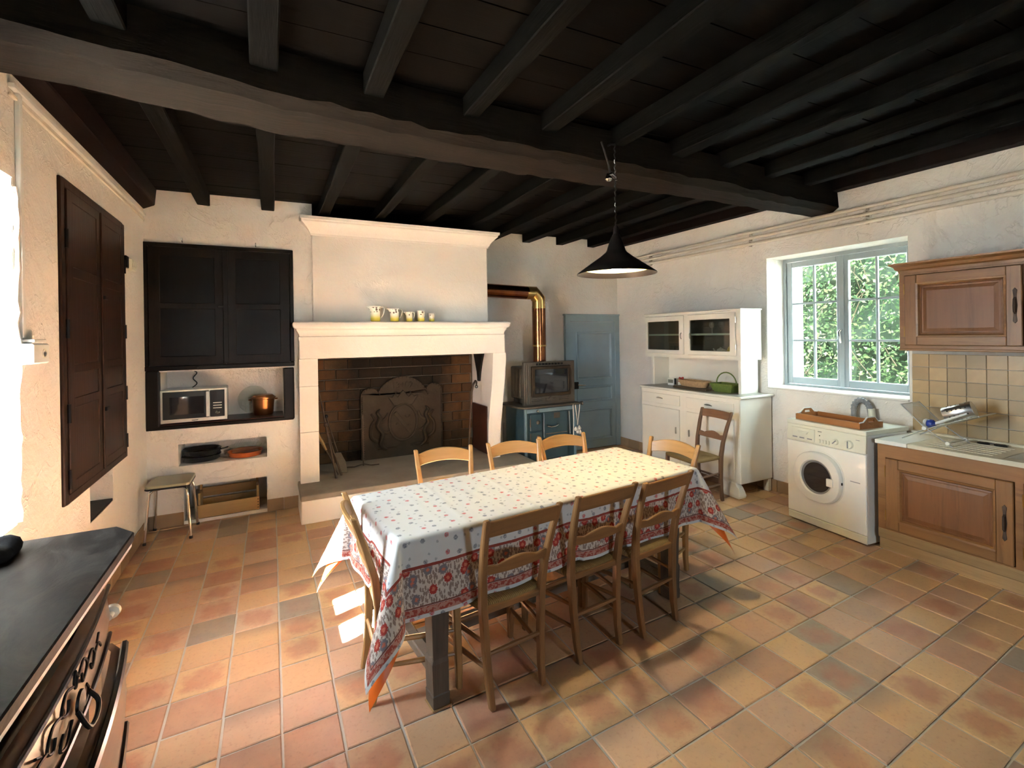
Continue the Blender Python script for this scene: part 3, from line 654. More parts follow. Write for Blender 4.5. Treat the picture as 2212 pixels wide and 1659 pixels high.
for s_ in (-1,1):
    g = MB()
    g.tube(crom([(s_*.20,-.03,.10),(s_*.27,-.04,.17),(s_*.25,-.045,.29),(s_*.30,-.045,.38),(s_*.27,-.045,.47),(s_*.30,-.04,.53),(s_*.27,-.03,.57)]),interp([.03,.045,.05,.055,.045,.038,.012]),8,flat=.5)
    g.tube(crom([(s_*.26,-.04,.42),(s_*.20,-.045,.46),(s_*.18,-.04,.52)]),interp([.025,.02,.012]),6); g.tube(crom([(s_*.26,-.04,.32),(s_*.20,-.045,.29),(s_*.17,-.04,.31)]),interp([.025,.02,.012]),6)
    g.tube(crom([(s_*.30,-.035,.20),(s_*.37,-.04,.26),(s_*.37,-.04,.38),(s_*.33,-.035,.45),(s_*.37,-.035,.52)]),interp([.022,.02,.018,.016,.01]),6)
    g.tube(crom([(s_*.08,-.03,.12),(s_*.18,-.04,.13),(s_*.30,-.03,.11)]),interp([.012,.02,.012]),6)
    g.build('supporter_beast', M['castiron'], fb, smooth=True)
nm = text_mesh('13+02', .10, .006); nm.materials.append(M['castiron']); ob('numerals', nm, fb, (0,-.034,.835), (R(90),0,0))

# ---- fire irons leaning in the left corner of the hearth
def poker(name, label, p0, p1, mat, r_=.008, parts=None):
    root = thing(name, label, 'fire iron', p0); d = Vector(p1)-Vector(p0); return root, d
ti, d = poker('fire_tongs', 'long iron fire tongs leaning in the left hearth corner', (.565,5.12,.25), (.44,5.50,1.12), M['rustiron'])
MB().tube([(0,0,0),tuple(d*.5),tuple(d)],[.011,.009,.007],8).build('rod', M['rustiron'], ti, smooth=True)
MB().tube([(.05,.01,.02),tuple(d*.3+Vector((.02,0,0))),tuple(d*.55)],[.010,.008,.007],8).build('rod', M['rustiron'], ti, smooth=True)
MB().sphere(tuple(d*.58),.022,10,sz=1.2).build('hinge_ball', M['rustiron'], ti, smooth=True)
ti, d = poker('fire_shovel', 'iron fire shovel with a pale blade leaning by the tongs', (.66,5.30,.25), (.52,5.55,.80), M['rustiron'])
MB().tube([tuple(d*.33),tuple(d)],.008,8).build('shaft', M['rustiron'], ti, smooth=True)
MB().loft([[(-.025,-.01,.005),(.035,-.01,0),(.035,.0,0),(-.025,0,.005)],[tuple(d*.18+Vector((-.05,-.012,0))),tuple(d*.18+Vector((.05,-.012,0))),tuple(d*.18+Vector((.05,0,0))),tuple(d*.18+Vector((-.05,0,0)))],[tuple(d*.36+Vector((-.03,-.012,0))),tuple(d*.36+Vector((.03,-.012,0))),tuple(d*.36+Vector((.03,0,0))),tuple(d*.36+Vector((-.03,0,0)))]]).build('blade', M['stoveiron'], ti, bevel=.003)
MB().sphere(tuple(d*1.02),.02,10).build('knob', M['iron'], ti, smooth=True)
ti, d = poker('fire_poker', 'short wooden-handled poker leaning in the hearth corner', (.60,5.25,.25), (.42,5.45,.66), M['rustiron'])
MB().tube([(0,0,0),tuple(d*.6)],.008,8).build('rod', M['rustiron'], ti, smooth=True); MB().tube([tuple(d*.58),tuple(d*.8),tuple(d)],[.012,.018,.012],8).build('handle', M['crate'], ti, smooth=True)
ti = thing('pot_hanger', 'toothed iron pot hanger standing before the fireback', 'fire iron', (.885,5.48,.25))
pl = MB().box(-.006,.006,-.004,.004,0,.56)
pl.build('ratchet_bar', M['rustiron'], ti)
for k in range(18): MB().box(0,.016,-.003,.003,.06+k*.026,.066+k*.026).build('tooth', M['rustiron'], ti)
MB().tube([(0,0,.02),(.07,-.06,.012),(.15,-.10,.02)],.006,6).build('foot', M['rustiron'], ti, smooth=True); MB().tube([(0,0,.02),(-.10,-.05,.012),(-.18,-.03,.012)],.006,6).build('foot', M['rustiron'], ti, smooth=True)
MB().tube([(-.06,0,.40),(.06,0,.41)],.005,6).build('cross_bar', M['rustiron'], ti, smooth=True)
ti = thing('crane_hook', 'tall iron rod with a hooked top by the right hearth cheek', 'fire iron', (2.045,5.30,.25))
MB().tube([(0,0,0),(.03,0,.45),(.05,0,.74),(.075,.01,.83),(.125,.06,.87),(.16,.11,.85),(.17,.14,.80)],[.011,.011,.012,.013,.012,.010,.008],8).build('rod', M['rustiron'], ti, smooth=True)
MB().tube([(.17+.016*math.cos(k*.785),.14,.79+.016*math.sin(k*.785)) for k in range(8)],.005,6,closed=True).build('ring', M['iron'], ti, smooth=True)

# ---- jugs on the mantel
t = NT('jug_glaze'); v = t.node('ShaderNodeTexCoord'); sp = t.node('ShaderNodeSeparateXYZ'); t.l.new(v.outputs['Generated'], sp.inputs[0])
c = t.ramp(sp.outputs[2], [(0,(.42,.36,.03)),(.22,(.62,.56,.12)),(.5,(.78,.74,.60)),(1,(.80,.76,.68))])
fl = t.vor(t.coord('Object'), 38, .8); band = t.math('MULTIPLY', t.math('GREATER_THAN', sp.outputs[2], .60), t.math('LESS_THAN', sp.outputs[2], .93))
c = t.mix(t.math('MULTIPLY', t.math('MULTIPLY', t.math('LESS_THAN', fl.outputs[0], .42), band), .9), c, (.10,.05,.03)); t.base(c); t.rough(.2); M['jug'] = t.m
def jug(x, h, w, label, handled=True):
    j = thing('jug', label, 'jug', (x,5.045,1.816), group='graded jugs on the mantel'); r_ = w/2
    b = MB(); n = 20; rings = []
    for (q, z) in ((.86,0),(.94,.03),(.97,.3),(.98,.55),(1.0,.62),(1.02,.80),(1.10,1.0),(1.02,.99),(.9,.8),(.85,.1)):
        ring = []
        for k in range(n):
            a = 2*math.pi*k/n; rad = r_*q
            if handled and z > .72: rad *= 1+ .75*max(0,(z-.72)/.28)*max(0,math.cos(a-math.pi))**9
            ring.append((rad*math.cos(a), rad*math.sin(a), z*h))
        rings.append(ring)
    b.loft(rings).build('body', M['jug'], j, smooth=True, angle=50)
    hx_ = r_*.97
    if handled: MB().tube([(hx_,0,h*.93),(hx_+h*.2,0,h*.95),(hx_+h*.27,0,h*.82),(hx_+h*.22,0,h*.55),(hx_+h*.08,0,h*.30),(hx_-.004,0,h*.26)],h*.04,8).build('handle', M['pottery'], j, smooth=True)
    else:
        MB().tube([(0,-hx_,h*.9),(.01,-hx_-h*.12,h*.86),(.0,-hx_-h*.16,h*.6),(0,-hx_,h*.35)],h*.045,8).build('handle', M['pottery'], j, smooth=True, rot=(0,0,R(25)))
for x, h, w, lb, hd in ((.955,.155,.10,'tallest white jug with yellow base, first in the mantel row',True),(1.15,.132,.092,'second tallest yellow-based jug on the mantel',True),(1.305,.098,.068,'middle small spouted jug on the mantel',True),(1.43,.112,.078,'rounded white mug-shaped jug, fourth on the mantel',False),(1.548,.086,.062,'smallest jug at the right end of the mantel row',False)):
    jug(x, h, w, lb, hd)

# =================================================================== BLACK WALL CUPBOARD (end wall)
wc = thing('wall_cupboard', 'black double-door cupboard built into the end wall above the microwave', 'cupboard', (0,YB1,0))
fr = MB(); fr.box(-.99,.20,-.03,.06,1.385,1.425).box(-.99,.20,-.022,.06,2.48,2.515).box(-.99,-.955,-.022,.06,1.425,2.48).box(.165,.20,-.022,.06,1.425,2.48); fr.build('frame', M['blackwood_x'], wc, bevel=.006)
lw = MB(); lw.hexa([(-.99,-.02,.875),(-.885,-.02,.89),(-.885,.05,.89),(-.99,.05,.875),(-.985,-.02,1.385),(-.885,-.02,1.385),(-.885,.05,1.385),(-.985,.05,1.385)]); lw.build('niche_post', M['blackwood'], wc, bevel=.012, seg=2)
MB().box(.10,.195,-.02,.05,.87,1.372).build('niche_post', M['blackwood'], wc, bevel=.012, seg=2)
MB().box(-.99,.19,-.018,.03,.862,.897).build('niche_rail', M['blackwood_x'], wc, bevel=.008)
for x0, x1, hside in ((-.953,-.375,1),(-.372,.163,-1)):
    st = .085
    dl = MB(); slab_with_holes(dl, 'y', -.03, 0, x0, x1, 1.428, 2.478, [(x0+st,x1-st,1.51,1.93),(x0+st,x1-st,1.985,2.40)]); dl = dl.build('door', M['blackwood'], wc, bevel=.004)
    for z0, z1 in ((1.51,1.93),(1.985,2.40)):
        a, b = x0+st, x1-st
        MB().loft([[(a,-.026,z0),(b,-.026,z0),(b,-.026,z1),(a,-.026,z1)],[(a+.02,-.010,z0+.02),(b-.02,-.010,z0+.02),(b-.02,-.010,z1-.02),(a+.02,-.010,z1-.02)]]).build('door_panel', M['blackpanel'], dl)
    kx = x1-.04 if hside > 0 else x0+.04
    MB().box(kx-.02,kx+.03*hside+.02,-.038,-.03,1.945,1.965).build('latch', M['iron'], dl, bevel=.003)
MB().box(-.395,-.35,-.04,-.028,1.43,2.476).build('cover_strip', M['blackwood'], wc, bevel=.005)
MB().box(-.885,.098,.0,.375,.88,.905).build('niche_shelf', M['redshelf'], wc, bevel=.004)
MB().lathe([(.008,0),(.012,-.015),(.006,-.02)],10,axis='y').build('hook', M['iron'], wc, loc=(-.60,-.03,1.405))
for x in (-.70,-.12): MB().tube([(0,0,0),(0,-.03,.006),(0,-.034,.03)],.006,6).build('hook', M['chrome'], wc, loc=(x,-.01,2.53), smooth=True)

# ---- microwave
mw = thing('microwave', 'silver and black microwave oven in the wall niche', 'microwave', (-.635,5.225,.915), R(1.0))
MB().box(-.255,.255,.012,.335,0,.285).build('body', M['steel'], mw, bevel=.008)
fr = MB(); slab_with_holes(fr, 'y', 0, .014, -.258, .258, -.002, .288, [(-.236,.238,.028,.274)]); fr.build('front_frame', plain('silver_plastic', (.62,.60,.54), .35, .3, var=.04), mw)
MB().box(-.236,.115,.001,.012,.028,.274).build('door', M['black'], mw, bevel=.003)
MB().box(-.185,.075,-.001,.003,.068,.226).build('door_window', M['darkglass'], mw)
MB().box(.092,.122,-.024,.002,.036,.268).build('handle', plain('silver_bar', (.68,.66,.60), .3, .4, var=.04), mw, bevel=.004)
MB().box(.124,.238,.001,.012,.028,.274).build('control_panel', M['black'], mw, bevel=.003)
for k in range(3): MB().box(.146,.216,-.003,.002,.104+k*.024,.112+k*.024).build('button', M['white_plastic'], mw, bevel=.002)
MB().lathe([(.017,0),(.017,-.012),(.012,-.016)],16,axis='y').build('knob', M['chrome'], mw, loc=(.182,.001,.066), smooth=True)
MB().box(-.02,.03,-.002,.002,.008,.014).build('badge', M['black'], mw)
for x in (-.22,.22):
    for y in (.05,.30): MB().lathe([(.012,-.010),(.012,.002)],8).build('foot', M['black'], mw, loc=(x,y,0))
cb = thing('power_cable', 'dark cable hanging behind the microwave', 'cable', (-.70,5.50,1.10)); MB().tube(crom([(.02,.0,.268),(.06,-.02,.24),(.03,-.03,.19),(.06,-.02,.14),(.02,0,.10)]),.005,6).build('cord', M['black'], cb, smooth=True)
pt = thing('copper_pot', 'small copper cooking pot on the niche shelf', 'pot', (-.08,5.42,.905))
MB().lathe([(.082,0),(.090,.01),(.098,.12),(.102,.155),(.112,.160),(.114,.172),(.100,.175),(.092,.165),(.088,.02)],28).build('body', M['copper'], pt, smooth=True)
MB().lathe([(.10,0),(.10,.008),(.085,.022),(.02,.026)],28).build('lid', M['copper'], pt, loc=(0,0,.172), smooth=True)
for s_ in (-1,1): MB().tube([(s_*.10,-.025,.148),(s_*.125,-.02,.15),(s_*.125,.02,.15),(s_*.10,.025,.148)],.006,6).build('ear', M['copper'], pt, smooth=True)
pl = thing('glass_plate', 'round glass microwave plate leaning behind the copper pot', 'plate', (-.17,5.54,.91))
MB().lathe([(.135,0),(.138,.004),(.135,.008),(.10,.004),(.02,.003)],36,axis='y').build('disc', M['clearglass'], pl, loc=(0,0,.137), rot=(R(-8),0,0), smooth=True)

# ---- pans and dishes in the middle niche
def pan(name, label, loc, r_, h, mat, group=None):
    p = thing(name, label, 'pan', loc, group=group)
    MB().lathe([(r_*.88,0),(r_*.95,.006),(r_,h),(r_*1.03,h+.003),(r_*1.02,h+.007),(r_*.96,h),(r_*.90,.012),(.01,.010)],36).build('body', mat, p, smooth=True, angle=50); return p
p = pan('roasting_dish', 'lower black enamel pan of the stack in the wall niche', (-.605,5.40,.526), .158, .042, M['blackenamel'], 'black pans in the niche')
p = pan('frying_pan', 'upper black enamel pan in the wall niche, handle to the right', (-.600,5.40,.572), .156, .050, M['blackenamel'], 'black pans in the niche')
MB().bar((.15,0,.035),(.215,.02,.045),.022,.012).build('handle', M['blackenamel'], p, bevel=.004)
MB().tube([(-.158,0,.052),(-.158,0,.0521)],.002,4).build('rivet', M['chrome'], p)
p = pan('gratin_dish', 'orange glazed oval baking dish in the wall niche', (-.24,5.385,.526), .152, .042, M['orangedish'])
p = thing('glass_bowl', 'clear glass oven dish standing in the orange dish', 'bowl', (-.24,5.40,.542))
MB().lathe([(.10,0),(.125,.02),(.140,.075),(.146,.078),(.142,.082),(.132,.07),(.115,.02),(.01,.006)],36).build('body', M['clearglass'], p, smooth=True)

# ---- wooden crate in the low niche
cr = thing('wooden_crate', 'pale wooden crate in the low niche', 'crate', (-.375,5.35,.032), R(2.5))
hw, hd_, h_ = .235, .15, .26
for k, (s_, nm_) in enumerate(((-1,'end_panel'),(1,'end_panel'))):
    MB().prism([(-hd_,0),(hd_,0),(hd_,h_),(hd_-.035,h_),(hd_-.06,h_-.06),(-hd_+.06,h_-.06),(-hd_+.035,h_-.03),(-hd_,h_-.03)],'x',s_*hw-.009,s_*hw+.009).build(nm_, M['crate'], cr, bevel=.002)
MB().box(-hw-.012,hw+.012,-hd_-.011,-hd_-.001,.005,.125).build('front_slat', M['crate'], cr, bevel=.002)
for z0, z1 in ((.005,.095),(.115,.20)): MB().box(-hw-.012,hw+.012,hd_+.001,hd_+.011,z0,z1).build('back_slat', M['crate'], cr, bevel=.002)
for k in range(3): MB().box(-hw,hw,-hd_+.004+k*.10,-hd_+.096+k*.10,0,.010).build('bottom_slat', M['crate'], cr, bevel=.002)
for k in range(4): MB().lathe([(.005,0),(.005,-.003)],8,axis='y').build('nail', M['iron'], cr, loc=(hw,-hd_-.011,.025+k*.026))

# ---- stool
st = thing('stool', 'khaki formica stool with chromed tube legs', 'stool', (-.775,4.985,0), R(-2))
seat = [(-.155,-.15),(-.135,-.17),(.135,-.17),(.155,-.15),(.148,.15),(.128,.168),(-.128,.168),(-.148,.15)]
MB().prism(seat,'z',.445,.468).build('seat', M['formica'], st, bevel=.004)
MB().prism([(x*1.008,y*1.008) for x,y in seat],'z',.432,.447).build('seat_edge', M['black'], st, bevel=.002)
for sx in (-1,1):
    for sy in (-1,1):
        MB().tube([(sx*.06,sy*.105,.425),(sx*.105,sy*.118,.422),(sx*.128,sy*.128,.40),(sx*.137,sy*.135,.35),(sx*.158,sy*.165,.015)],.011,10).build('leg', M['chrome'], st, smooth=True)
        MB().lathe([(.013,0),(.014,.012),(.012,.022)],10).build('foot', M['black'], st, loc=(sx*.159,sy*.166,0))

# =================================================================== TALL DARK DOORS ON THE LEFT WALL
lc = thing('wall_closet', 'tall dark brown panelled closet doors set in the left wall', 'closet', (XL,0,0))
Y0, Y1, YM, ZB, ZT = 3.295, 4.52, 3.925, .79, 2.52
def strip(name, y0, y1, z0, z1, x1, parent, mat, bev=.004, x0=-.03): return MB().box(x0,x1,y0,y1,z0,z1).build(name, mat, parent, bevel=bev)
fr = MB(); fr.box(-.03,.014,Y0,Y0+.055,ZB,ZT).box(-.03,.014,Y1-.055,Y1,ZB,ZT).box(-.03,.014,Y0+.055,Y1-.055,ZT-.05,ZT).box(-.03,.014,Y0+.055,Y1-.055,ZB,ZB+.05); fr.build('frame', M['darkwood'], lc, bevel=.006)
zs = [(.84,.90),(1.29,1.345),(1.48,1.53),(2.00,2.06),(2.41,2.47)]
for y0, y1 in ((Y0+.057,YM-.002),(YM+.002,Y1-.057)):
    s_ = .085; d_ = MB(); slab_with_holes(d_, 'x', -.03, .022, y0, y1, .842, 2.468, [(y0+s_,y1-s_,b,c) for (a,b),(c,e) in zip(zs,zs[1:])]); d_ = d_.build('door', M['darkwood'], lc, bevel=.004)
    for (a, b), (c, e) in zip(zs, zs[1:]):
        z0, z1 = b, c; p, q = y0+s_, y1-s_; f_ = .03 if z1-z0 > .2 else .012
        MB().loft([[(.019,p,z0),(.019,q,z0),(.019,q,z1),(.019,p,z1)],[(.004,p+.012,z0+.012),(.004,q-.012,z0+.012),(.004,q-.012,z1-.012),(.004,p+.012,z1-.012)],[(.004,p+.02,z0+.02),(.004,q-.02,z0+.02),(.004,q-.02,z1-.02),(.004,p+.02,z1-.02)],[(.014,p+.02+f_,z0+.02+f_),(.014,q-.02-f_,z0+.02+f_),(.014,q-.02-f_,z1-.02-f_),(.014,p+.02+f_,z1-.02-f_)]]).build('door_panel', M['darkwood'], d_)
MB().box(.02,.032,YM-.022,YM+.022,.842,2.468).build('cover_strip', M['darkwood'], lc, bevel=.005)
for z in (1.22,1.93): MB().box(.03,.045,YM-.012,YM+.05,z-.012,z+.012).build('latch', M['iron'], lc, bevel=.003)
for y in (Y0+.05,Y1-.05):
    for z in (.92,1.27,1.72,2.2): MB().lathe([(.009,-.05),(.009,.05)],8).build('hinge', M['iron'], lc, loc=(.022,y,z))
strip('keeper_block', Y1-.02, Y1+.045, 2.20, 2.29, .03, lc, M['blackwood'])
# small niche sill under the closet
MB().box(XL-.25,XL-.004,3.73,4.20,.555,.575).build('niche_sill', M['blackwood_x'], wall_left)

# =================================================================== COMMODE (left foreground)
cm = thing('commode', 'dark wooden commode with a worn black slab top in the left foreground', 'commode', (XL+.005,0,0))
D = .525                                     # depth of the slab
slab = [(0,.55),(D,.55),(D,2.19),(D-.07,2.285),(0,2.275)]
MB().prism(slab,'z',.925,.958).build('top_slab', M['blacktop'], cm, bevel=.004)
MB().prism([(.002,.552),(D-.006,.552),(D-.006,2.186),(D-.074,2.279),(.002,2.27)],'z',.905,.926).build('slab_edge', M['slabedge'], cm, bevel=.004)
MB().box(0,D-.09,.60,2.02,.06,.905).build('carcase', M['ebony'], cm)
def bow(y, amp): u = (y-1.30)/.72; return amp*(1-u*u)
def curved_front(name, z0, z1, xbase, amp, y0, y1, mat, thick=.03, bulge=.01):
    rings = []; n = 24
    for i in range(n+1):
        y = y0+(y1-y0)*i/n; x = xbase+bow(y, amp); e = max(0, (abs((y-(y0+y1)/2)/((y1-y0)/2))-.93)/.07); x -= .03*e*e
        rings.append([(x-thick,y,z0),(x,y,z0+.004),(x+bulge,y,(z0+z1)/2),(x,y,z1-.004),(x-thick,y,z1)])
    return MB().loft(rings).build(name, mat, cm, smooth=True, angle=40)
drw = curved_front('drawer', .70, .868, D-.035, .055, .62, 2.005, M['commode'])
def bead(name, z, xbase, amp, y0, y1, mat, parent, r_=.006):
    return MB().tube([(xbase+bow(y0+(y1-y0)*i/24, amp), y0+(y1-y0)*i/24, z) for i in range(25)], r_, 6).build(name, mat, parent, smooth=True)
bead('moulding', .862, D-.032, .055, .64, 1.985, M['ebony'], drw); bead('moulding', .708, D-.030, .055, .64, 1.985, M['ebony'], drw)
d2 = curved_front('drawer', .36, .64, D+.0, .062, .60, 2.06, M['commode'])
bead('moulding', .636, D+.004, .062, .62, 2.04, M['ebony'], d2, .011); bead('moulding', .366, D+.004, .062, .62, 2.04, M['ebony'], d2, .009)
curved_front('drawer', .08, .33, D+.0, .062, .60, 2.06, M['commode'])
# iron escutcheon: scrolls on the upper drawer
es = MB(); yc, zc = 1.50, .79
def scroll(pts): 
    es.tube(crom([(D-.024+bow(yc+p[0],.055), yc+p[0], zc+p[1]) for p in pts]), .0032, 6)
for s_ in (-1,1):
    scroll([(s_*.02,.05),(s_*.07,.065),(s_*.10,.035),(s_*.06,.015),(s_*.05,.04)])
    scroll([(s_*.10,.035),(s_*.15,.045),(s_*.18,.015),(s_*.15,-.005),(s_*.135,.015)])
    scroll([(s_*.18,.015),(s_*.23,.02),(s_*.26,-.005)])
    scroll([(s_*.03,-.02),(s_*.07,-.05),(s_*.11,-.035),(s_*.09,-.01)])
    scroll([(s_*.21,.03),(s_*.235,.045)])
scroll([(0,.075),(.012,.055),(0,.035),(-.012,.055),(0,.075)])
o = es.build('iron_scrollwork', M['iron'], drw, smooth=True); o['kind'] = 'stuff'
xk = D-.018+bow(yc,.055)
MB().lathe([(.028,0),(.026,.006),(.012,.010)],14,axis='x').build('handle_plate', M['iron'], drw, loc=(xk,yc,zc), smooth=True)
MB().tube(crom([(xk+.008,yc-.038,zc),(xk+.024,yc-.044,zc-.03),(xk+.028,yc-.022,zc-.052),(xk+.028,yc+.022,zc-.052),(xk+.024,yc+.044,zc-.03),(xk+.008,yc+.038,zc)]),.0055,8).build('drop_handle', M['iron'], drw, smooth=True)
MB().lathe([(.010,-.01),(.010,.015),(.021,.025),(.023,.04),(.016,.05),(.004,.053)],14,axis='y').build('porcelain_knob', M['pottery'], cm, loc=(D-.03,2.005,.752), smooth=True)
for y in (.66,1.96): MB().lathe([(.02,0),(.03,.03),(.022,.06)],12).build('foot', M['ebony'], cm, loc=(D-.13,y,0))
for y in (.66,1.96): MB().lathe([(.02,0),(.03,.03),(.022,.06)],12).build('foot', M['ebony'], cm, loc=(.06,y,0))
hat = thing('black_cap', 'soft black cloth cap lying on the commode', 'cap', (-.83,2.13,.958), R(100))
rings = []; n = 26
for q, z in ((.90,0),(1.0,.012),(1.03,.03),(.95,.055),(.75,.07),(.4,.076),(.05,.078)):
    rings.append([(.105*q*math.cos(2*math.pi*k/n)*(1+.05*math.sin(3*2*math.pi*k/n+z*30)), .085*q*math.sin(2*math.pi*k/n)*(1+.06*math.sin(5*2*math.pi*k/n+1)), z*(1+.12*math.sin(4*2*math.pi*k/n))*.75) for k in range(n)])
MB().loft(rings).build('crown', M['blackcloth'], hat, smooth=True, angle=60)
MB().loft([[(.06,-.06,.002),(.15,-.045,.004),(.165,0,.005),(.15,.045,.004),(.06,.06,.002)],[(.06,-.06,.012),(.15,-.045,.012),(.165,0,.013),(.15,.045,.012),(.06,.06,.012)]]).build('peak', M['blackcloth'], hat, bevel=.002)

# =================================================================== TABLE AND CLOTHS
TC, TA, TL, TW, TZ = (1.405,2.50), R(6), 1.94, .69, .783
tb = thing('dining_table', 'long wooden farmhouse table under a floral cloth', 'table', (*TC,0), TA)
MB().box(-TL/2,TL/2,-TW/2,TW/2,TZ-.035,TZ).build('tabletop', M['tablerail'], tb, bevel=.006)
MB().box(-.80,.80,-.30,-.275,.64,TZ-.036).build('apron', M['tablerail'], tb, bevel=.003); MB().box(-.80,.80,.275,.30,.64,TZ-.036).build('apron', M['tablerail'], tb, bevel=.003)
for sx in (-1,1):
    MB().box(sx*.80-.013,sx*.80+.013,-.275,.275,.64,TZ-.036).build('apron', M['tablerail'], tb, bevel=.003)
    for sy in (-1,1):
        cx_, cy_ = sx*.785-.005, sy*.305
        lg = MB().posts([(cx_,cy_,.004,.078,.085),(cx_,cy_,.06,.082,.088),(cx_,cy_,.062,.076,.082),(cx_+sx*.003,cy_,.20,.080,.086),(cx_,cy_,.22,.072,.078),(cx_,cy_,.50,.088,.09),(cx_,cy_,TZ-.036,.09,.092)])
        lg.build('leg', M['tableleg'], tb, bevel=.006)
    MB().box(sx*.785-.025,sx*.785+.025,-.27,.27,.10,.15).build('stretcher', M['tablerail'], tb, bevel=.005)
MB().box(-.76,.76,-.045,.045,.105,.145).build('stretcher', M['tablerail'], tb, bevel=.005)
MB().box(-.835,-.742,-.352,-.262,0,.0045).build('leveling_shim', M['crate'], tb)

def cloth_mesh(name, z0, d, step, flare=.42, cornerk=0.0, wave=.010, crease=True, off=(0,0), out=.022):
    from mathutils import noise as nz
    hx_, hy = TL/2+.004, TW/2+.004; nx, ny = round((2*hx_+2*d)/step), round((2*hy+2*d)/step)
    verts, uvs, hem = [], [], []; rho = .014; q = math.pi*rho/2
    def hang(e):
        if e < q: return rho*math.sin(e/rho), rho*(1-math.cos(e/rho))
        return rho, rho+(e-q)
    creases = (-.62,-.25,.08,.42,.78)
    for j in range(ny+1):
        t_ = -hy-d+(2*hy+2*d)*j/ny
        for i in range(nx+1):
            s_ = -hx_-d+(2*hx_+2*d)*i/nx
            hem.append(min(s_+hx_+d, hx_+d-s_, t_+hy+d, hy+d-t_)); uvs.append((s_,t_))
            s2, t2 = s_+off[0], t_+off[1]
            ex, ey = max(abs(s2)-hx_,0), max(abs(t2)-hy,0); gx, gy = math.copysign(1,s2), math.copysign(1,t2)
            x, y = max(-hx_,min(hx_,s2)), max(-hy,min(hy,t2)); z = z0
            if ex > 0 and ey > 0:
                r_ = math.hypot(ex,ey); ph = math.atan2(ey,ex); r_ *= 1+cornerk*math.sin(2*ph)**2
                fl = flare*math.sin(2*ph); o, dr = hang(r_*math.sqrt(1-fl*fl)); o += r_*fl+out*r_/d
                w_ = .012*math.sin(6*ph)*(r_/.5); x += gx*(o*math.cos(ph)-w_*math.sin(ph)); y += gy*(o*math.sin(ph)+w_*math.cos(ph)); z -= dr
            elif ex > 0 or ey > 0:
                e = ex+ey; o, dr = hang(e); k = e/d; u = t2 if ex > 0 else s2
                fd = min(1, max(0, ((hy-abs(t2)) if ex > 0 else (hx_-abs(s2)))/.14)); o += k*(fd*(wave*math.sin(u*11+1.3*gx)+wave*.7*math.sin(u*23+gy))+out)+(.004*nz.noise(Vector((s_*5,t_*5,3)))*fd if crease else 0)
                if ex > 0: x += gx*o
                else: y += gy*o
                z -= dr+fd*k*.010*math.sin(u*5.3+gy)
            else:
                z += .0022*nz.noise(Vector((s_*7,t_*7,0)))+.0016*nz.noise(Vector((s_*22,t_*9,5)))
                m_ = min(hx_-abs(s2), hy-abs(t2)); z += .0015
            if crease and not (ex > 0 and ey > 0):
                for c_ in creases:
                    dd = abs(s2-c_-.02*math.sin(t2*4))
                    if dd < .02:
                        b_ = .0042*(1-dd/.02)**2
                        if ey > 0: y += gy*b_
                        else: z += b_
                dd = abs(t2-.02)
                if dd < .016 and ex == 0: z += .002*(1-dd/.016)
            verts.append((x,y,z))
    W_ = nx+1
    faces = [(j*W_+i, j*W_+i+1, (j+1)*W_+i+1, (j+1)*W_+i) for j in range(ny) for i in range(nx)]
    me = bpy.data.meshes.new(name); me.from_pydata(verts, [], faces)
    uv = me.uv_layers.new(name='cloth')
    for lp in me.loops: uv.data[lp.index].uv = uvs[lp.vertex_index]
    at = me.attributes.new('hem', 'FLOAT', 'POINT')
    for i, h_ in enumerate(hem): at.data[i].value = h_
    me.polygons.foreach_set('use_smooth', [True]*len(me.polygons)); me.update(); return me
t = NT('printed_cotton'); tc = t.node('ShaderNodeTexCoord'); uv = tc.outputs['UV']
ha = t.node('ShaderNodeAttribute', attribute_name='hem'); h_ = ha.outputs['Fac']
wob = t.noise(uv, 26, 3, .6); nf = t.noise(uv, 160, 2, .6)
base_c = (.60,.585,.575)
# scattered posies
v1 = t.vor(uv, 12.5, .5, dim='2D'); dist = t.math('ADD', v1.outputs['Distance'], t.math('MULTIPLY', t.math('SUBTRACT', nf, .5), .22))
posy = t.math('LESS_THAN', dist, .135); sepc = t.node('ShaderNodeSeparateColor'); t.l.new(v1.outputs['Color'], sepc.inputs[0])
pc = t.mix(t.math('GREATER_THAN', sepc.outputs[0], .58), (.16,.165,.20), (.50,.05,.055))
c = t.mix(t.math('MULTIPLY', posy, t.ramp(nf, [(.35,(.35,.35,.35)),(.6,(1,1,1))])), base_c, pc)
v1b = t.vor(uv, 17, .8, dim='2D'); leafm = t.math('LESS_THAN', t.math('ADD', v1b.outputs['Distance'], t.math('MULTIPLY', t.math('SUBTRACT', nf, .5), .2)), .10)
c = t.mix(t.math('MULTIPLY', leafm, .6), c, (.24,.235,.25))
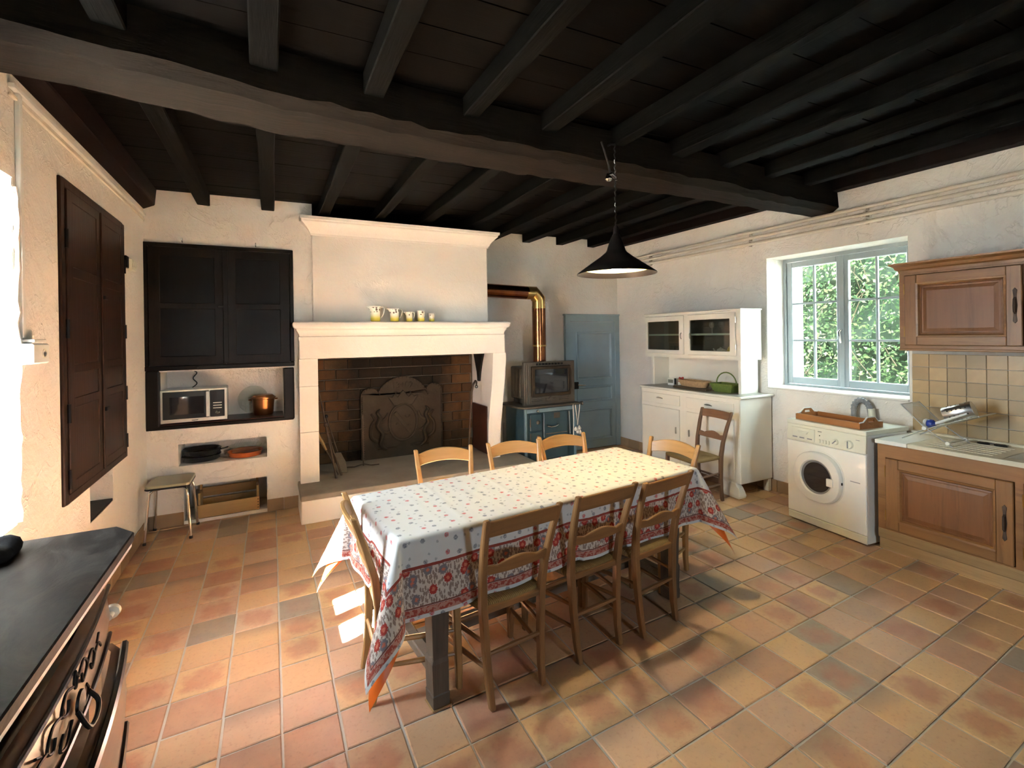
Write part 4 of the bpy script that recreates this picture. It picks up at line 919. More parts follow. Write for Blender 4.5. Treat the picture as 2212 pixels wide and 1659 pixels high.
# flowered border
band = t.math('MULTIPLY', t.math('GREATER_THAN', h_, .052), t.math('LESS_THAN', h_, .205))
v2 = t.vor(uv, 15, .9, dim='2D'); mp3 = t.node('ShaderNodeMapping'); t.l.new(uv, mp3.inputs[0]); mp3.inputs[2].default_value = (0,0,.7); mp3.inputs[3].default_value = (1.7,.8,1); v3 = t.vor(mp3.outputs[0], 52, 1, dim='2D'); d2_ = t.math('ADD', v2.outputs['Distance'], t.math('MULTIPLY', t.math('SUBTRACT', nf, .5), .35)); d3_ = t.math('ADD', v3.outputs['Distance'], t.math('ADD', t.math('MULTIPLY', t.math('SUBTRACT', nf, .5), .9), t.math('MULTIPLY', t.math('SUBTRACT', wob, .5), .7)))
s2c = t.node('ShaderNodeSeparateColor'); t.l.new(v2.outputs['Color'], s2c.inputs[0])
bc = t.mix(t.math('MULTIPLY', t.math('LESS_THAN', d3_, .38), .85), (.56,.47,.41), (.20,.13,.11))
bc = t.mix(t.math('LESS_THAN', d2_, .30), bc, t.mix(t.math('GREATER_THAN', s2c.outputs[0], .42), (.19,.16,.175), (.36,.045,.035)))
bc = t.mix(t.math('LESS_THAN', d2_, .12), bc, (.55,.16,.10))
c = t.mix(band, c, bc)
hw_ = t.math('ADD', h_, t.math('MULTIPLY', t.math('SUBTRACT', wob, .5), .006))
line = t.math('LESS_THAN', t.math('ABSOLUTE', t.math('SUBTRACT', hw_, .212)), .0065)
c = t.mix(line, c, (.26,.055,.04))
low = t.math('MULTIPLY', t.math('GREATER_THAN', h_, .016), t.math('LESS_THAN', h_, .046)); c = t.mix(low, c, t.mix(t.math('GREATER_THAN', t.noise(uv, 60, 2), .5), (.33,.07,.05), (.45,.22,.17)))
c = t.mix(t.math('LESS_THAN', t.math('ABSOLUTE', t.math('SUBTRACT', h_, .050)), .003), c, (.18,.06,.045))
t.base(c); t.rough(.9); t.b.inputs['Specular IOR Level'].default_value = .15; t.bump(t.noise(uv, 500, 2), .08, .001); M['cloth'] = t.m
me = cloth_mesh('tablecloth', TZ+.008, .345, .0125, cornerk=.07); me.materials.append(M['cloth'])
o = ob('tablecloth', me, None, (*TC,0), (0,0,TA)); tag(o, 'white cotton tablecloth with red and grey flowers and a brown border', 'tablecloth')
me = cloth_mesh('oilcloth', TZ+.003, .300, .02, flare=.395, cornerk=.42, wave=0, crease=False, out=-.006); me.materials.append(M['orange'])
o = ob('oilcloth', me, None, (*TC,0), (0,0,TA)); tag(o, 'orange oilcloth showing below the corners of the flowered tablecloth', 'tablecloth')

# =================================================================== CHAIRS
t = NT('rush_seat'); sp = t.node('ShaderNodeSeparateXYZ'); tc = t.node('ShaderNodeTexCoord'); t.l.new(tc.outputs['Object'], sp.inputs[0])
ax = t.math('MULTIPLY', t.math('ABSOLUTE', sp.outputs[0]), .9); ay = t.math('ABSOLUTE', sp.outputs[1]); side = t.math('GREATER_THAN', ax, ay)
wv = lambda s_: t.math('SINE', t.math('MULTIPLY', s_, 2*math.pi/.0095))
st_ = t.math('ADD', t.math('MULTIPLY', side, wv(sp.outputs[1])), t.math('MULTIPLY', t.math('SUBTRACT', 1.0, side), wv(sp.outputs[0])))
n1 = t.noise(t.coord('Object'), 30, 3)
c = t.mix(t.math('MULTIPLY_ADD', st_, .5, .5), (.11,.065,.022), (.36,.235,.075)); t.base(t.mix(n1, c, (.20,.12,.04))); t.rough(.7); t.bump(st_, .5, .003); M['rush'] = t.m
def make_chair(style, label, loc, rz, group):
    ch = thing('dining_chair', label, 'chair', loc, rz, group)
    pre = {'near':'chair','far':'light','brown':'brown'}[style]; mz, mx_, my = M[pre+'_z'], M[pre+'_x'], M[pre+'_y']
    def post(s_):   # back leg and back upright in one curved piece
        return MB().posts([(s_*.138,-.205,0,.026,.032),(s_*.142,-.188,.10,.030,.036),(s_*.150,-.176,.25,.032,.038),(s_*.160,-.172,.44,.034,.040),(s_*.170,-.190,.58,.033,.036),(s_*.184,-.235,.74,.031,.032),(s_*.196,-.282,.872,.028,.027)]).build('back_leg', mz, ch, bevel=.005)
    def front(s_):
        return MB().posts([(s_*.205,.182,0,.028,.028),(s_*.206,.180,.12,.033,.033),(s_*.200,.176,.30,.035,.035),(s_*.196,.174,.445,.034,.034)]).build('front_leg', mz, ch, bevel=.006)
    for s_ in (-1,1): post(s_); front(s_)
    # rush seat: lens shaped pad with rolled edge
    outl = [(-.205,.195),(-.10,.207),(0,.210),(.10,.207),(.205,.195),(.20,.10),(.185,-.05),(.168,-.160),(.08,-.172),(0,-.175),(-.08,-.172),(-.168,-.160),(-.185,-.05),(-.20,.10)]
    rg = lambda k, z: [(x*k, y*k+.008*(1-k), z) for x, y in outl]
    MB().loft([rg(.88,.414),(rg(.98,.420)),rg(1.0,.433),rg(.975,.447),rg(.85,.452),rg(.5,.448),rg(.04,.445)]).build('seat', M['rush'], ch, smooth=True, angle=70)
    MB().bar((-.19,.176,.424),(.19,.176,.424),.028,.030).build('seat_rail', mx_, ch, bevel=.004); MB().bar((-.155,-.168,.424),(.155,-.168,.424),.026,.030).build('seat_rail', mx_, ch, bevel=.004)
    def back_rail(name, z0, z1, top, bot, x_at, y_at, bow_, th=.020, n=16):
        rings = []
        for i in range(n+1):
            u = -1+2*i/n; x = u*x_at; y = y_at-bow_*(1-u*u); zb = z0+bot(u); zt_ = z1+top(u); lean = .30
            rings.append([(x,y-th/2,zb),(x,y+th/2,zb),(x,y+th/2-(zt_-zb)*lean,zt_),(x,y-th/2-(zt_-zb)*lean,zt_)])
        return MB().loft(rings).build(name, mx_, ch, bevel=.004)
    if style == 'far':
        back_rail('top_rail', .765, .850, lambda u: .030*(1-u*u)-.012, lambda u: .020*(1-u*u), .183, -.252, .030)
        back_rail('middle_rail', .60, .655, lambda u: .016*(1-u*u), lambda u: .012*(1-u*u), .168, -.197, .022)
    else:
        back_rail('top_rail', .788, .862, lambda u: .006*(1-u*u), lambda u: .004*(1-u*u), .187, -.258, .012)
        back_rail('middle_rail', .598, .640, lambda u: .020*math.exp(-(u/.42)**2)-.010*math.exp(-((abs(u)-.62)/.12)**2)+.004, lambda u: -.004*(1-u*u), .170, -.197, .012)
    for s_ in (-1,1):
        for z in (.165,.275): MB().tube([(s_*.147,-.18,z+.005),(s_*.177,0,z+.003),(s_*.203,.176,z)],[.009,.012,.009],8).build('side_stretcher', my, ch, smooth=True)
    for z in (.20,.32): MB().tube([(-.203,.178,z),(0,.178,z),(.203,.178,z)],[.009,.012,.009],8).build('front_stretcher', mx_, ch, smooth=True)
    MB().tube([(-.147,-.182,.235),(0,-.182,.235),(.147,-.182,.235)],[.009,.012,.009],8).build('back_stretcher', mx_, ch, smooth=True)
    return ch
G = 'rush-seated chairs around the table'
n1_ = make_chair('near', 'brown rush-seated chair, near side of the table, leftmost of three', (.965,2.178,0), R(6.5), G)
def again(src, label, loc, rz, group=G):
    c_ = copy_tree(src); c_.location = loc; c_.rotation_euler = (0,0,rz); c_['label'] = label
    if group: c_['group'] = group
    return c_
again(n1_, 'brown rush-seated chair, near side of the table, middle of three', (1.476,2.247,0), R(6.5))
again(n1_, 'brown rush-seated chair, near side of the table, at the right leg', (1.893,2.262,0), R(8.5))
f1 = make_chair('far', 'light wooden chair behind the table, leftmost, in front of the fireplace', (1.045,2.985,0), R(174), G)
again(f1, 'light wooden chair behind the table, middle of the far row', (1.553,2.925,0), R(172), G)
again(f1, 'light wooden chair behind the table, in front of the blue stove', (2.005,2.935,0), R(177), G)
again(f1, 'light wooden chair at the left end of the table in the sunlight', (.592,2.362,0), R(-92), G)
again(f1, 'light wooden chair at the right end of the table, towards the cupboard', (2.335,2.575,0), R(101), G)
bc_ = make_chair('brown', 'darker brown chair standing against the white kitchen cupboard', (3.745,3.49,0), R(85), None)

# =================================================================== PENDANT LAMP
LX, LY, LZ = 1.985, 2.475, 2.035
pd = thing('pendant_lamp', 'black conical pendant lamp lit over the table', 'lamp', (LX,LY,LZ))
out = [(.252,0),(.250,.006),(.165,.066),(.105,.108),(.068,.138),(.060,.150),(.046,.195),(.032,.232),(.020,.255)]
MB().lathe(out+[(.012,.262)]+[(r_-.004,z-.003) for r_, z in reversed(out[1:])]+[(.2495,0)], 48, cap=False).build('shade', M['ebony'], pd, smooth=True, angle=50)
MB().lathe([(.2475,.003),(.246,.0045),(.160,.062),(.100,.104),(.062,.134),(.03,.15)], 48, cap=False).build('reflector', plain('glow_yellow_reflector', (.88,.72,.30), .45, var=.03), pd, smooth=True)  # yellow glow of the lit lamp put into the reflector colour
MB().lathe([(.016,.245),(.018,.26),(.016,.30),(.008,.312)],14).build('cap', M['ebony'], pd, smooth=True)
MB().lathe([(.017,.104),(.018,.17),(.014,.20)],12).build('socket', M['black'], pd, smooth=True)
MB().sphere((0,0,.062),.044,20).build('bulb', plain('lit_bulb', (1,.9,.6), .4, var=0, emit=((1.0,.88,.66),75.0)), pd, smooth=True)
cord = [(0,0,.31+.0)]
zz = .31; k = 0
while zz < .83:
    cord.append((.004*math.cos(k*1.9), .004*math.sin(k*1.9), zz)); zz += .012; k += 1
MB().tube(cord, .0048, 6).build('twisted_cord', M['ebony'], pd, smooth=True)
MB().tube([(-.06,.06,.86),(-.045,.05,.80),(-.035,.02,.70),(-.03,.005,.62)],.006,6).build('feed_cable', plain('brown_cable', (.05,.042,.036), .5), pd, smooth=True)
MB().tube([(-.065,0,.60),(-.055,0,.625),(-.03,0,.635),(0,0,.62),(.004,0,.60)],[.012,.016,.014,.012,.012],10).build('cord_adjuster', M['chrome'], pd, smooth=True)
MB().sphere((-.055,-.005,.605),.02,10,sx=1.3).build('adjuster_grip', M['chrome'], pd, smooth=True)
MB().tube([(-.002,0,.83),(0,.04,.845),(0,.09,.85)],.006,6).build('beam_hook', M['iron'], pd, smooth=True)

# =================================================================== OLD BLUE COOKER WITH A STOVE INSERT ON TOP
ck = thing('range_cooker', 'old blue enamel range cooker below the iron stove', 'cooker', (3.06,5.10,0), R(2))
BE, BP = M['blueenamel'], M['blueenamel_pale']
MB().box(-.37,.37,.02,.50,.10,.775).build('body', BE, ck, bevel=.01)
MB().prism([(-.42,-.03),(-.39,-.05),(.40,-.05),(.43,-.03),(.43,.53),(-.45,.53),(-.45,.04)],'z',.775,.80).build('hob', M['stoveiron'], ck, bevel=.006)
for x in (-.37,.345):
    MB().box(x,x+.03,.0,.03,.08,.77).build('corner_post', BP, ck, bevel=.01, seg=2)
MB().box(-.34,.34,.0,.022,.715,.765).build('front_rail', BP, ck, bevel=.004)
MB().lathe([(.016,0),(.018,-.012),(.012,-.022)],12,axis='y').build('knob', M['chrome'], ck, loc=(-.20,0,.735), smooth=True)
dA = MB().box(-.30,-.135,-.006,.02,.50,.70).build('ash_door', BE, ck, bevel=.006); dB = MB().box(-.30,-.135,-.006,.02,.36,.485).build('fire_door', BE, ck, bevel=.006)
for d_, z in ((dA,.60),(dB,.425)):
    MB().lathe([(.026,-.006),(.026,-.014),(.014,-.024),(.003,-.026)],16,axis='y').build('boss', M['stoveiron'], d_, loc=(-.195,0,z), smooth=True)
    MB().box(-.31,-.295,-.012,.0,z-.05,z+.05).build('hinge', M['stoveiron'], d_, bevel=.003)
ov = MB().box(-.115,.235,-.008,.02,.40,.712).build('oven_door', BE, ck, bevel=.008)
MB().box(.03,.12,-.012,-.006,.63,.70).build('name_plate', M['stoveiron'], ov, bevel=.002)
MB().tube([(-.08,-.01,.56),(-.075,-.035,.548),(-.03,-.048,.54),(.03,-.048,.54),(.075,-.035,.552),(.08,-.01,.565)],.010,8).build('handle', M['chrome'], ov, smooth=True)
MB().box(-.09,.225,-.012,-.006,.445,.455).build('trim_strip', M['chrome'], ov)
dr = MB().box(-.115,.235,-.006,.02,.14,.385).build('warming_drawer', BE, ck, bevel=.008)
MB().box(.02,.11,-.012,-.004,.26,.31).build('plate', M['stoveiron'], dr, bevel=.002)
MB().tube([(-.45,.02,.0),(-.36,.02,0)],.0,4) if False else None
MB().box(-.30,-.135,-.006,.02,.14,.345).build('wood_box_door', BE, ck, bevel=.006)
MB().tube([(-.36,-.04,.79),(.42,-.04,.79)],.012,8).build('towel_rail', M['stoveiron'], ck, smooth=True)
MB().lathe([(.022,0),(.024,.02),(.014,.03)],12,axis='x').build('rail_knob', M['chrome'], ck, loc=(.42,-.04,.79), smooth=True)
MB().tube([(.255,-.012,.70),(.26,-.02,.42)],.007,8).build('poker_bar', M['chrome'], ck, smooth=True)
for x in (-.32,.32):
    for y in (.06,.45): MB().lathe([(.02,0),(.03,.05),(.025,.105)],10).build('foot', M['stoveiron'], ck, loc=(x,y,0))
gr = thing('garlic_string', 'loop of white string with a few garlic heads on the cooker rail', 'garlic', (3.42,5.072,.44))
MB().tube([(-.03,0,.355),(-.005,-.005,.15),(.0,0,.08),(.02,-.005,.20),(.045,0,.355)],.005,6).build('string', M['string'], gr, smooth=True)
for x, z, r_ in ((-.03,.03,.026),(.02,.04,.026),(.0,-.005,.024),(.035,-.015,.022)): MB().lathe([(.004,r_*1.3),(r_*.5,r_*.8),(r_,0),(r_*.7,-r_*.7),(r_*.2,-r_*.8)],10).build('garlic_head', M['string'], gr, loc=(x,-.012,z), smooth=True)
tw = thing('white_cord', 'single white cord hanging straight from the cooker rail', 'cord', (3.355,5.065,.30)); MB().tube([(0,0,.49),(.004,-.004,.3),(-.002,-.002,0)],.006,6).build('cord', M['string'], tw, smooth=True)

iv = thing('stove_insert', 'grey iron wood stove with a glass door standing on the cooker', 'stove', (3.085,5.16,.80), R(2))
SI = M['stoveiron']
MB().box(-.33,.33,.05,.42,.06,.46).build('firebox', SI, iv, bevel=.012)
for k in range(4): MB().box(-.338,-.33,.085+k*.075,.13+k*.075,.09,.43).build('side_rib', SI, iv, bevel=.003)
MB().box(-.30,.30,.06,.40,.0,.06).build('plinth', SI, iv, bevel=.006)
fp_ = MB(); slab_with_holes(fp_, 'y', 0, .05, -.37, .37, 0, .525, [(-.27,.30,.10,.47)]); fp_.build('face_plate', SI, iv, bevel=.004)
for x in (-.365,-.335,-.305): MB().box(x-.006,x+.006,-.008,.002,.02,.51).build('fluting', SI, iv, bevel=.003)
gd = MB(); slab_with_holes(gd, 'y', -.022, .012, -.268, .298, .102, .468, [(-.225,.258,.14,.432)]); gd = gd.build('glass_door', M['castiron'], iv, bevel=.006)
MB().box(-.225,.258,-.008,-.002,.14,.432).build('door_pane', M['darkglass'], gd)
MB().tube([(.272,-.03,.15),(.285,-.045,.20),(.28,-.045,.30),(.288,-.04,.40),(.28,-.03,.44)],.008,8).build('door_handle', M['castiron'], gd, smooth=True)
for x in (-.20,.20):
    for z in (.045,.065,.085): MB().box(x-.07,x+.07,-.012,.002,z-.005,z+.005).build('grille_bar', SI, iv, bevel=.002)
MB().prism([(-.06,.04),(.06,.04),(.07,.075),(.03,.07),(0,.095),(-.03,.07),(-.07,.075)],'y',-.014,.0).build('ornament', SI, iv, bevel=.003)
for k in range(9): MB().box(-.20+k*.045,-.175+k*.045,-.012,.002,.485,.508).build('vent_slot', M['iron'], iv)
fl = thing('flue_pipe', 'polished copper-brown flue pipe bending from the stove into the hood', 'flue', (3.075,5.40,1.258))
r_ = .084; XH = 2.26-3.075; ZH = 2.19-1.258
MB().lathe([(r_,0),(r_,.26),(r_+.003,.26),(r_+.003,.75)],28).build('upright_pipe', M['pipe'], fl, smooth=True, angle=30)
def ring(c, n_, k=28, rr_=r_):
    n_ = Vector(n_).normalized(); u = Vector((0,1,0)); w = n_.cross(u)
    return [tuple(Vector(c)+u*math.cos(2*math.pi*i/k)*rr_+w*math.sin(2*math.pi*i/k)*rr_) for i in range(k)]
e = MB(); m45 = (-.7071,0,.7071)
e.loft([ring((0,0,.735),(0,0,1),rr_=r_+.004), ring((0,0,.765),(0,0,1),rr_=r_+.004)], cap=False); e.build('elbow_collar', M['brass'], fl, smooth=True)
# mitred elbow: rings on the bisecting planes
e = MB(); a1 = math.tan(R(22.5)); pz = ZH-.105; rings = []
def mring(px_, pz_, tilt):   # plane through the axis point, tilted, ellipse ring keeps pipe radius across
    out_ = []
    for i in range(28):
        a = 2*math.pi*i/28; out_.append((a,))
    return out_
def seg(p0, n0, p1, n1, d):  # pipe piece along direction d between two cutting planes
    d = Vector(d).normalized(); u = Vector((0,1,0)); w = d.cross(u).normalized(); A, B = [], []
    for i in range(28):
        o_ = u*math.cos(2*math.pi*i/28)*r_+w*math.sin(2*math.pi*i/28)*r_
        for P, N, Lst in ((p0,n0,A),(p1,n1,B)):
            q = Vector(P)+o_; s_ = -(q-Vector(P)).dot(Vector(N))/d.dot(Vector(N)); Lst.append(tuple(q+d*s_))
    return MB().loft([A,B], cap=False)
K1, K2 = (0,0,ZH-.075), (-.075,0,ZH); b1 = Vector((-.3827,0,.9239)); b2 = Vector((-.9239,0,.3827))
seg((0,0,.76),(0,0,1),K1,b1,(0,0,1)).build('elbow_piece', M['brass'], fl, smooth=True)
seg(K1,b1,K2,b2,(-1,0,1)).build('elbow_piece', M['brass'], fl, smooth=True)
seg(K2,b2,(-.19,0,ZH),(-1,0,0),(-1,0,0)).build('elbow_piece', M['brass'], fl, smooth=True)
seg((-.17,0,ZH),(-1,0,0),(XH-.01,0,ZH+.02),(-1,0,0),(XH+.16,0,.02)).build('level_pipe', M['pipe'], fl, smooth=True)
MB().lathe([(r_+.006,0),(r_+.006,.02)],28,cap=False).build('joint_ring', M['brass'], fl, loc=(0,0,.25), smooth=True)

# =================================================================== WHITE KITCHEN CUPBOARD (right wall)
bf = thing('kitchen_cupboard', 'white painted two-part kitchen cupboard with small glazed doors', 'cupboard', (0,0,0))
WP = M['white_paint']; FX = 4.16
MB().box(FX,XR-.015,3.30,4.73,.13,.985).build('base_body', WP, bf, bevel=.008)
wt = MB().box(FX-.02,XR-.012,3.27,4.745,.985,1.008).build('worktop', WP, bf, bevel=.006)
MB().box(FX+.0,XR-.05,3.31,4.71,1.0075,1.0095).build('worktop_inlay', M['greytop'], bf)
for y0, y1, z0, z1, nm in ((4.085,4.70,.815,.935,'drawer'),(3.365,3.985,.815,.935,'drawer')):
    d_ = MB().box(FX-.016,FX,y0,y1,z0,z1).build(nm, WP, bf, bevel=.007, seg=2); yc = (y0+y1)/2
    MB().tube([(FX-.014,yc-.045,.878),(FX-.03,yc-.03,.886),(FX-.036,yc,.888),(FX-.03,yc+.03,.886),(FX-.014,yc+.045,.878)],[.006,.010,.013,.010,.006],8,flat=.7).build('cup_pull', M['nickel'], d_, smooth=True)
for y0, y1, hy in ((4.09,4.70,4.135),(3.365,3.985,3.94)):
    d_ = MB().box(FX-.016,FX,y0,y1,.165,.775).build('door', WP, bf, bevel=.007, seg=2)
    MB().box(FX-.034,FX-.014,hy-.006,hy+.006,.50,.575).build('handle', M['nickel'], d_, bevel=.004)
for y in (3.40,4.62):
    MB().loft([[(FX-.06,y-.12,.0),(FX+.05,y-.12,.0),(FX+.05,y+.07,0),(FX-.04,y+.07,0)],[(FX-.065,y-.135,.03),(FX+.05,y-.13,.03),(FX+.05,y+.09,.03),(FX-.045,y+.09,.03)],[(FX-.03,y-.10,.10),(FX+.05,y-.09,.10),(FX+.05,y+.12,.10),(FX-.02,y+.12,.10)],[(FX-.012,y-.05,.14),(FX+.05,y-.05,.14),(FX+.05,y+.16,.14),(FX-.01,y+.16,.14)]]).build('foot', WP, bf, bevel=.012, seg=2)
for y in (3.34,4.66): MB().box(XR-.07,XR-.02,y-.03,y+.03,0,.135).build('back_foot', WP, bf, bevel=.005)
# open middle
MB().box(4.335,4.60,3.42,3.455,1.008,1.372).build('side_panel', WP, bf, bevel=.004); MB().box(4.335,4.60,4.69,4.725,1.008,1.372).build('side_panel', WP, bf, bevel=.004)
MB().box(4.59,4.605,3.455,4.69,1.008,1.372).build('back_panel', WP, bf)
# upper unit
UX, U0, U1, UZ0, UZ1 = 4.25, 3.35, 4.745, 1.365, 1.880
ub = MB(); slab_with_holes(ub, 'x', UX, UX+.02, U0, U1, UZ0, UZ1, [(3.425,4.015,1.42,1.845),(4.105,4.70,1.42,1.845)])
ub.box(UX+.02,4.56,U0,U0+.018,UZ0,UZ1).box(UX+.02,4.56,U1-.018,U1,UZ0,UZ1).box(UX+.02,4.56,U0+.018,U1-.018,UZ0,UZ0+.018)
ub.build('upper_body', WP, bf)
MB().box(UX-.012,4.57,U0-.01,U1+.01,UZ1,UZ1+.016).build('top_board', WP, bf, bevel=.005)
MB().box(4.545,4.558,U0+.018,U1-.018,UZ0+.018,UZ1).build('upper_back', M['interior'], bf)
MB().box(UX+.03,4.55,U0+.018,U0+.021,UZ0+.018,UZ1).build('lining', M['interior'], bf); MB().box(UX+.03,4.55,U1-.021,U1-.018,UZ0+.018,UZ1).build('lining', M['interior'], bf); MB().box(UX+.03,4.55,U0+.021,U1-.021,UZ0+.0181,UZ0+.02).build('lining', M['interior'], bf)
MB().box(UX+.02,4.556,U0+.018,U1-.018,UZ1-.002,UZ1).build('lining', M['interior'], bf)
sh = MB().box(UX+.045,4.545,U0+.022,U1-.022,1.628,1.64).build('shelf', M['interior'], bf); MB().box(UX+.04,UX+.048,U0+.022,U1-.022,1.624,1.644).build('shelf_edge', M['mint'], sh)
for y0, y1, g0, g1, hy in ((4.095,4.725,4.165,4.685,4.125),(3.40,4.035,3.47,4.00,3.99)):
    d_ = MB(); slab_with_holes(d_, 'x', UX-.02, UX, y0, y1, 1.405, 1.858, [(g0,g1,1.455,1.795)]); d_ = d_.build('glazed_door', WP, bf, bevel=.006)
    MB().box(UX-.010,UX-.006,g0,g1,1.455,1.795).build('pane', M['cabglass'], d_)
    MB().tube([(UX-.018,hy,1.585),(UX-.034,hy,1.60),(UX-.036,hy,1.64),(UX-.018,hy,1.655)],.006,8).build('handle', M['nickel'], d_, smooth=True)
for z in (1.50,1.78): MB().lathe([(.006,-.03),(.006,.03)],8).build('hinge', M['nickel'], bf, loc=(UX-.012,3.398,z))
# things behind the glass
ZS = UZ0+.0205
def tumbler(y, z, h, r0_, label, x=4.40):
    g_ = thing('drinking_glass', label, 'glass', (x,y,z), group='glassware behind the cupboard doors')
    MB().lathe([(r0_*.8,0),(r0_,h),(r0_*.92,h),(r0_*.74,.006)],16,cap=True).build('body', M['clearglass'], g_, smooth=True)
def stem(y, z, h, r0_, label, x=4.42):
    g_ = thing('stemmed_glass', label, 'glass', (x,y,z), group='glassware behind the cupboard doors')
    MB().lathe([(r0_*.85,0),(r0_*.8,.004),(.005,.008),(.004,h*.45),(r0_*.7,h*.55),(r0_,h*.75),(r0_*.85,h),(r0_*.82,h),(r0_*.94,h*.75),(.002,h*.5)],16,cap=True).build('body', M['clearglass'], g_, smooth=True)
for y, lb in ((4.42,'straight clear tumbler behind the left glazed door, first from the left'),(4.34,'straight clear tumbler behind the left glazed door, second from the left'),(4.26,'straight clear tumbler behind the left glazed door, third from the left'),(4.19,'straight clear tumbler behind the left glazed door, nearest its handle')): tumbler(y, ZS, .11, .034, lb)
tumbler(4.56, ZS, .06, .035, 'low clear cup on the lower shelf near the left end')
for y, lb in ((3.85,'stemmed glass on the upper shelf, leftmost behind the right glazed door'),(3.72,'stemmed glass on the upper shelf above the white teapot'),(3.60,'stemmed glass on the upper shelf above the yellow pot'),(3.50,'stemmed glass on the upper shelf, nearest the cupboard hinge')): stem(y, 1.641, .13, .036, lb)
for y, lb in ((4.30,'stemmed glass on the upper shelf behind the left glazed door, left one'),(4.22,'stemmed glass on the upper shelf behind the left glazed door, right one')): stem(y, 1.641, .11, .034, lb)
tp = thing('teapot', 'small white teapot behind the right glazed door', 'teapot', (4.40,3.72,ZS))
MB().lathe([(.03,0),(.05,.02),(.055,.05),(.04,.085),(.012,.098),(.012,.108)],18).build('body', M['pottery'], tp, smooth=True); MB().tube([(0,.05,.04),(0,.085,.07),(0,.10,.09)],[.014,.010,.008],8).build('spout', M['pottery'], tp, smooth=True); MB().tube([(0,-.045,.075),(0,-.08,.07),(0,-.08,.035),(0,-.05,.02)],.006,8).build('handle', M['pottery'], tp, smooth=True)
yp = thing('yellow_jar', 'round yellow pot behind the right glazed door', 'pot', (4.40,3.565,ZS))
MB().lathe([(.04,0),(.058,.03),(.062,.07),(.05,.105),(.035,.12)],20).build('body', M['yellow'], yp, smooth=True); MB().lathe([(.037,.12),(.03,.135),(.008,.14),(.010,.155)],14).build('lid', M['yellow'], yp, smooth=True)
# things on the worktop
ZW = 1.0098
tm = thing('kitchen_timer', 'small white kitchen timer on the cupboard worktop', 'timer', (4.44,4.50,ZW), R(12))
MB().box(-.015,.015,-.045,.045,0,.085).build('case', M['white_plastic'], tm, bevel=.008, seg=2); MB().box(-.018,-.014,-.034,.034,.028,.070).build('display', plain('grey_lcd', (.16,.16,.13), .3), tm); MB().box(-.006,.012,-.062,-.045,.01,.085).build('clip', M['black'], tm, bevel=.003)
rd = thing('napkin_ring', 'little white pot beside the timer', 'pot', (4.44,4.36,ZW)); MB().lathe([(.018,0),(.024,.02),(.024,.05),(.02,.052),(.02,.01)],14).build('body', M['pottery'], rd, smooth=True)
MB().lathe([(.021,.05),(.022,.056),(.008,.062)],12).build('lid', M['red'], rd, smooth=True)
cbd = thing('chopping_board', 'dark wooden chopping board lying on the cupboard worktop', 'board', (4.36,4.05,ZW), R(-4)); MB().box(-.10,.10,-.26,.26,0,.022).build('board', M['boardwood'], cbd, bevel=.005); MB().box(-.02,.02,-.30,-.26,.003,.019).build('board_grip', M['boardwood'], cbd, bevel=.004)
bb = thing('bread_basket', 'long straw bread basket on the chopping board', 'basket', (4.375,4.08,ZW+.0225), R(-5))
ol = lambda k, z: [(.075*k*math.copysign(abs(math.cos(a))**.7,math.cos(a)), .225*k*math.copysign(abs(math.sin(a))**.7,math.sin(a)), z) for a in [2*math.pi*i/28 for i in range(28)]]
MB().loft([ol(.82,0),ol(.9,.02),ol(1.0,.06),ol(1.03,.066),ol(.98,.068),ol(.93,.058),ol(.8,.012)]).build('body', M['wicker'], bb, smooth=True); MB().tube(ol(1.02,.066),.007,6,closed=True).build('rim', M['wicker'], bb, smooth=True)
rg_ = thing('red_ribbon', 'crumpled red cloth ribbon on the bread basket end', 'ribbon', (4.375,4.27,ZW+.088)); MB().tube([(-.02,.02,.0),(0,.03,.018),(.02,.01,.01),(.0,-.02,.022),(-.015,-.035,.006)],[.008,.014,.012,.013,.006],8).build('cloth', M['red'], rg_, smooth=True)
gb = thing('green_basket', 'green woven basket with a hoop handle on the worktop', 'basket', (4.40,3.655,ZW))
sq = lambda a, b, z: [(-a,-b,z),(a,-b,z),(a,b,z),(-a,b,z)]
MB().loft([sq(.075,.115,0),sq(.09,.14,.085),sq(.085,.135,.085),sq(.07,.11,.01)]).build('body', M['green'], gb, bevel=.004); MB().loft([sq(.094,.144,.075),sq(.094,.144,.092),sq(.086,.136,.092),sq(.086,.136,.075)],cap=False).build('rim', M['green'], gb)
MB().tube([(0,.128*math.cos(R(a)),.085+.125*math.sin(R(a))) for a in range(0,181,15)],.007,8).build('hoop_handle', M['green'], gb, smooth=True)

# =================================================================== WASHING MACHINE
wm = thing('washing_machine', 'white front-loading washing machine under the window', 'washing machine', (4.075,2.435,0), R(-5))
# local: front faces -x, y along the front, far (left in view) = +y
WE, CP = M['white_enamel'], M['cream_plastic']; hwm = .335
MB().box(.012,.50,-hwm,hwm,.012,.845).build('cabinet', WE, wm, bevel=.010, seg=2)
MB().box(-.004,.515,-hwm-.004,hwm+.004,.845,.880).build('lid', M['cream_plastic'], wm, bevel=.008, seg=2)
fp2 = MB().box(-.004,.012,-hwm,hwm,.078,.700).build('front_panel', WE, wm, bevel=.006)
pn = MB().loft([[(-.010,-hwm,.703),(.02,-hwm,.703),(.02,hwm,.703),(-.010,hwm,.703)],[(.0,-hwm,.844),(.02,-hwm,.844),(.02,hwm,.844),(.0,hwm,.844)]]).build('control_panel', CP, wm, bevel=.005)
MB().box(.0,.015,-hwm,hwm,.012,.074).build('kick_plate', CP, wm, bevel=.004)
dwr = MB().box(-.014,.0,.072,.285,.715,.822).build('detergent_drawer', CP, pn, bevel=.003)
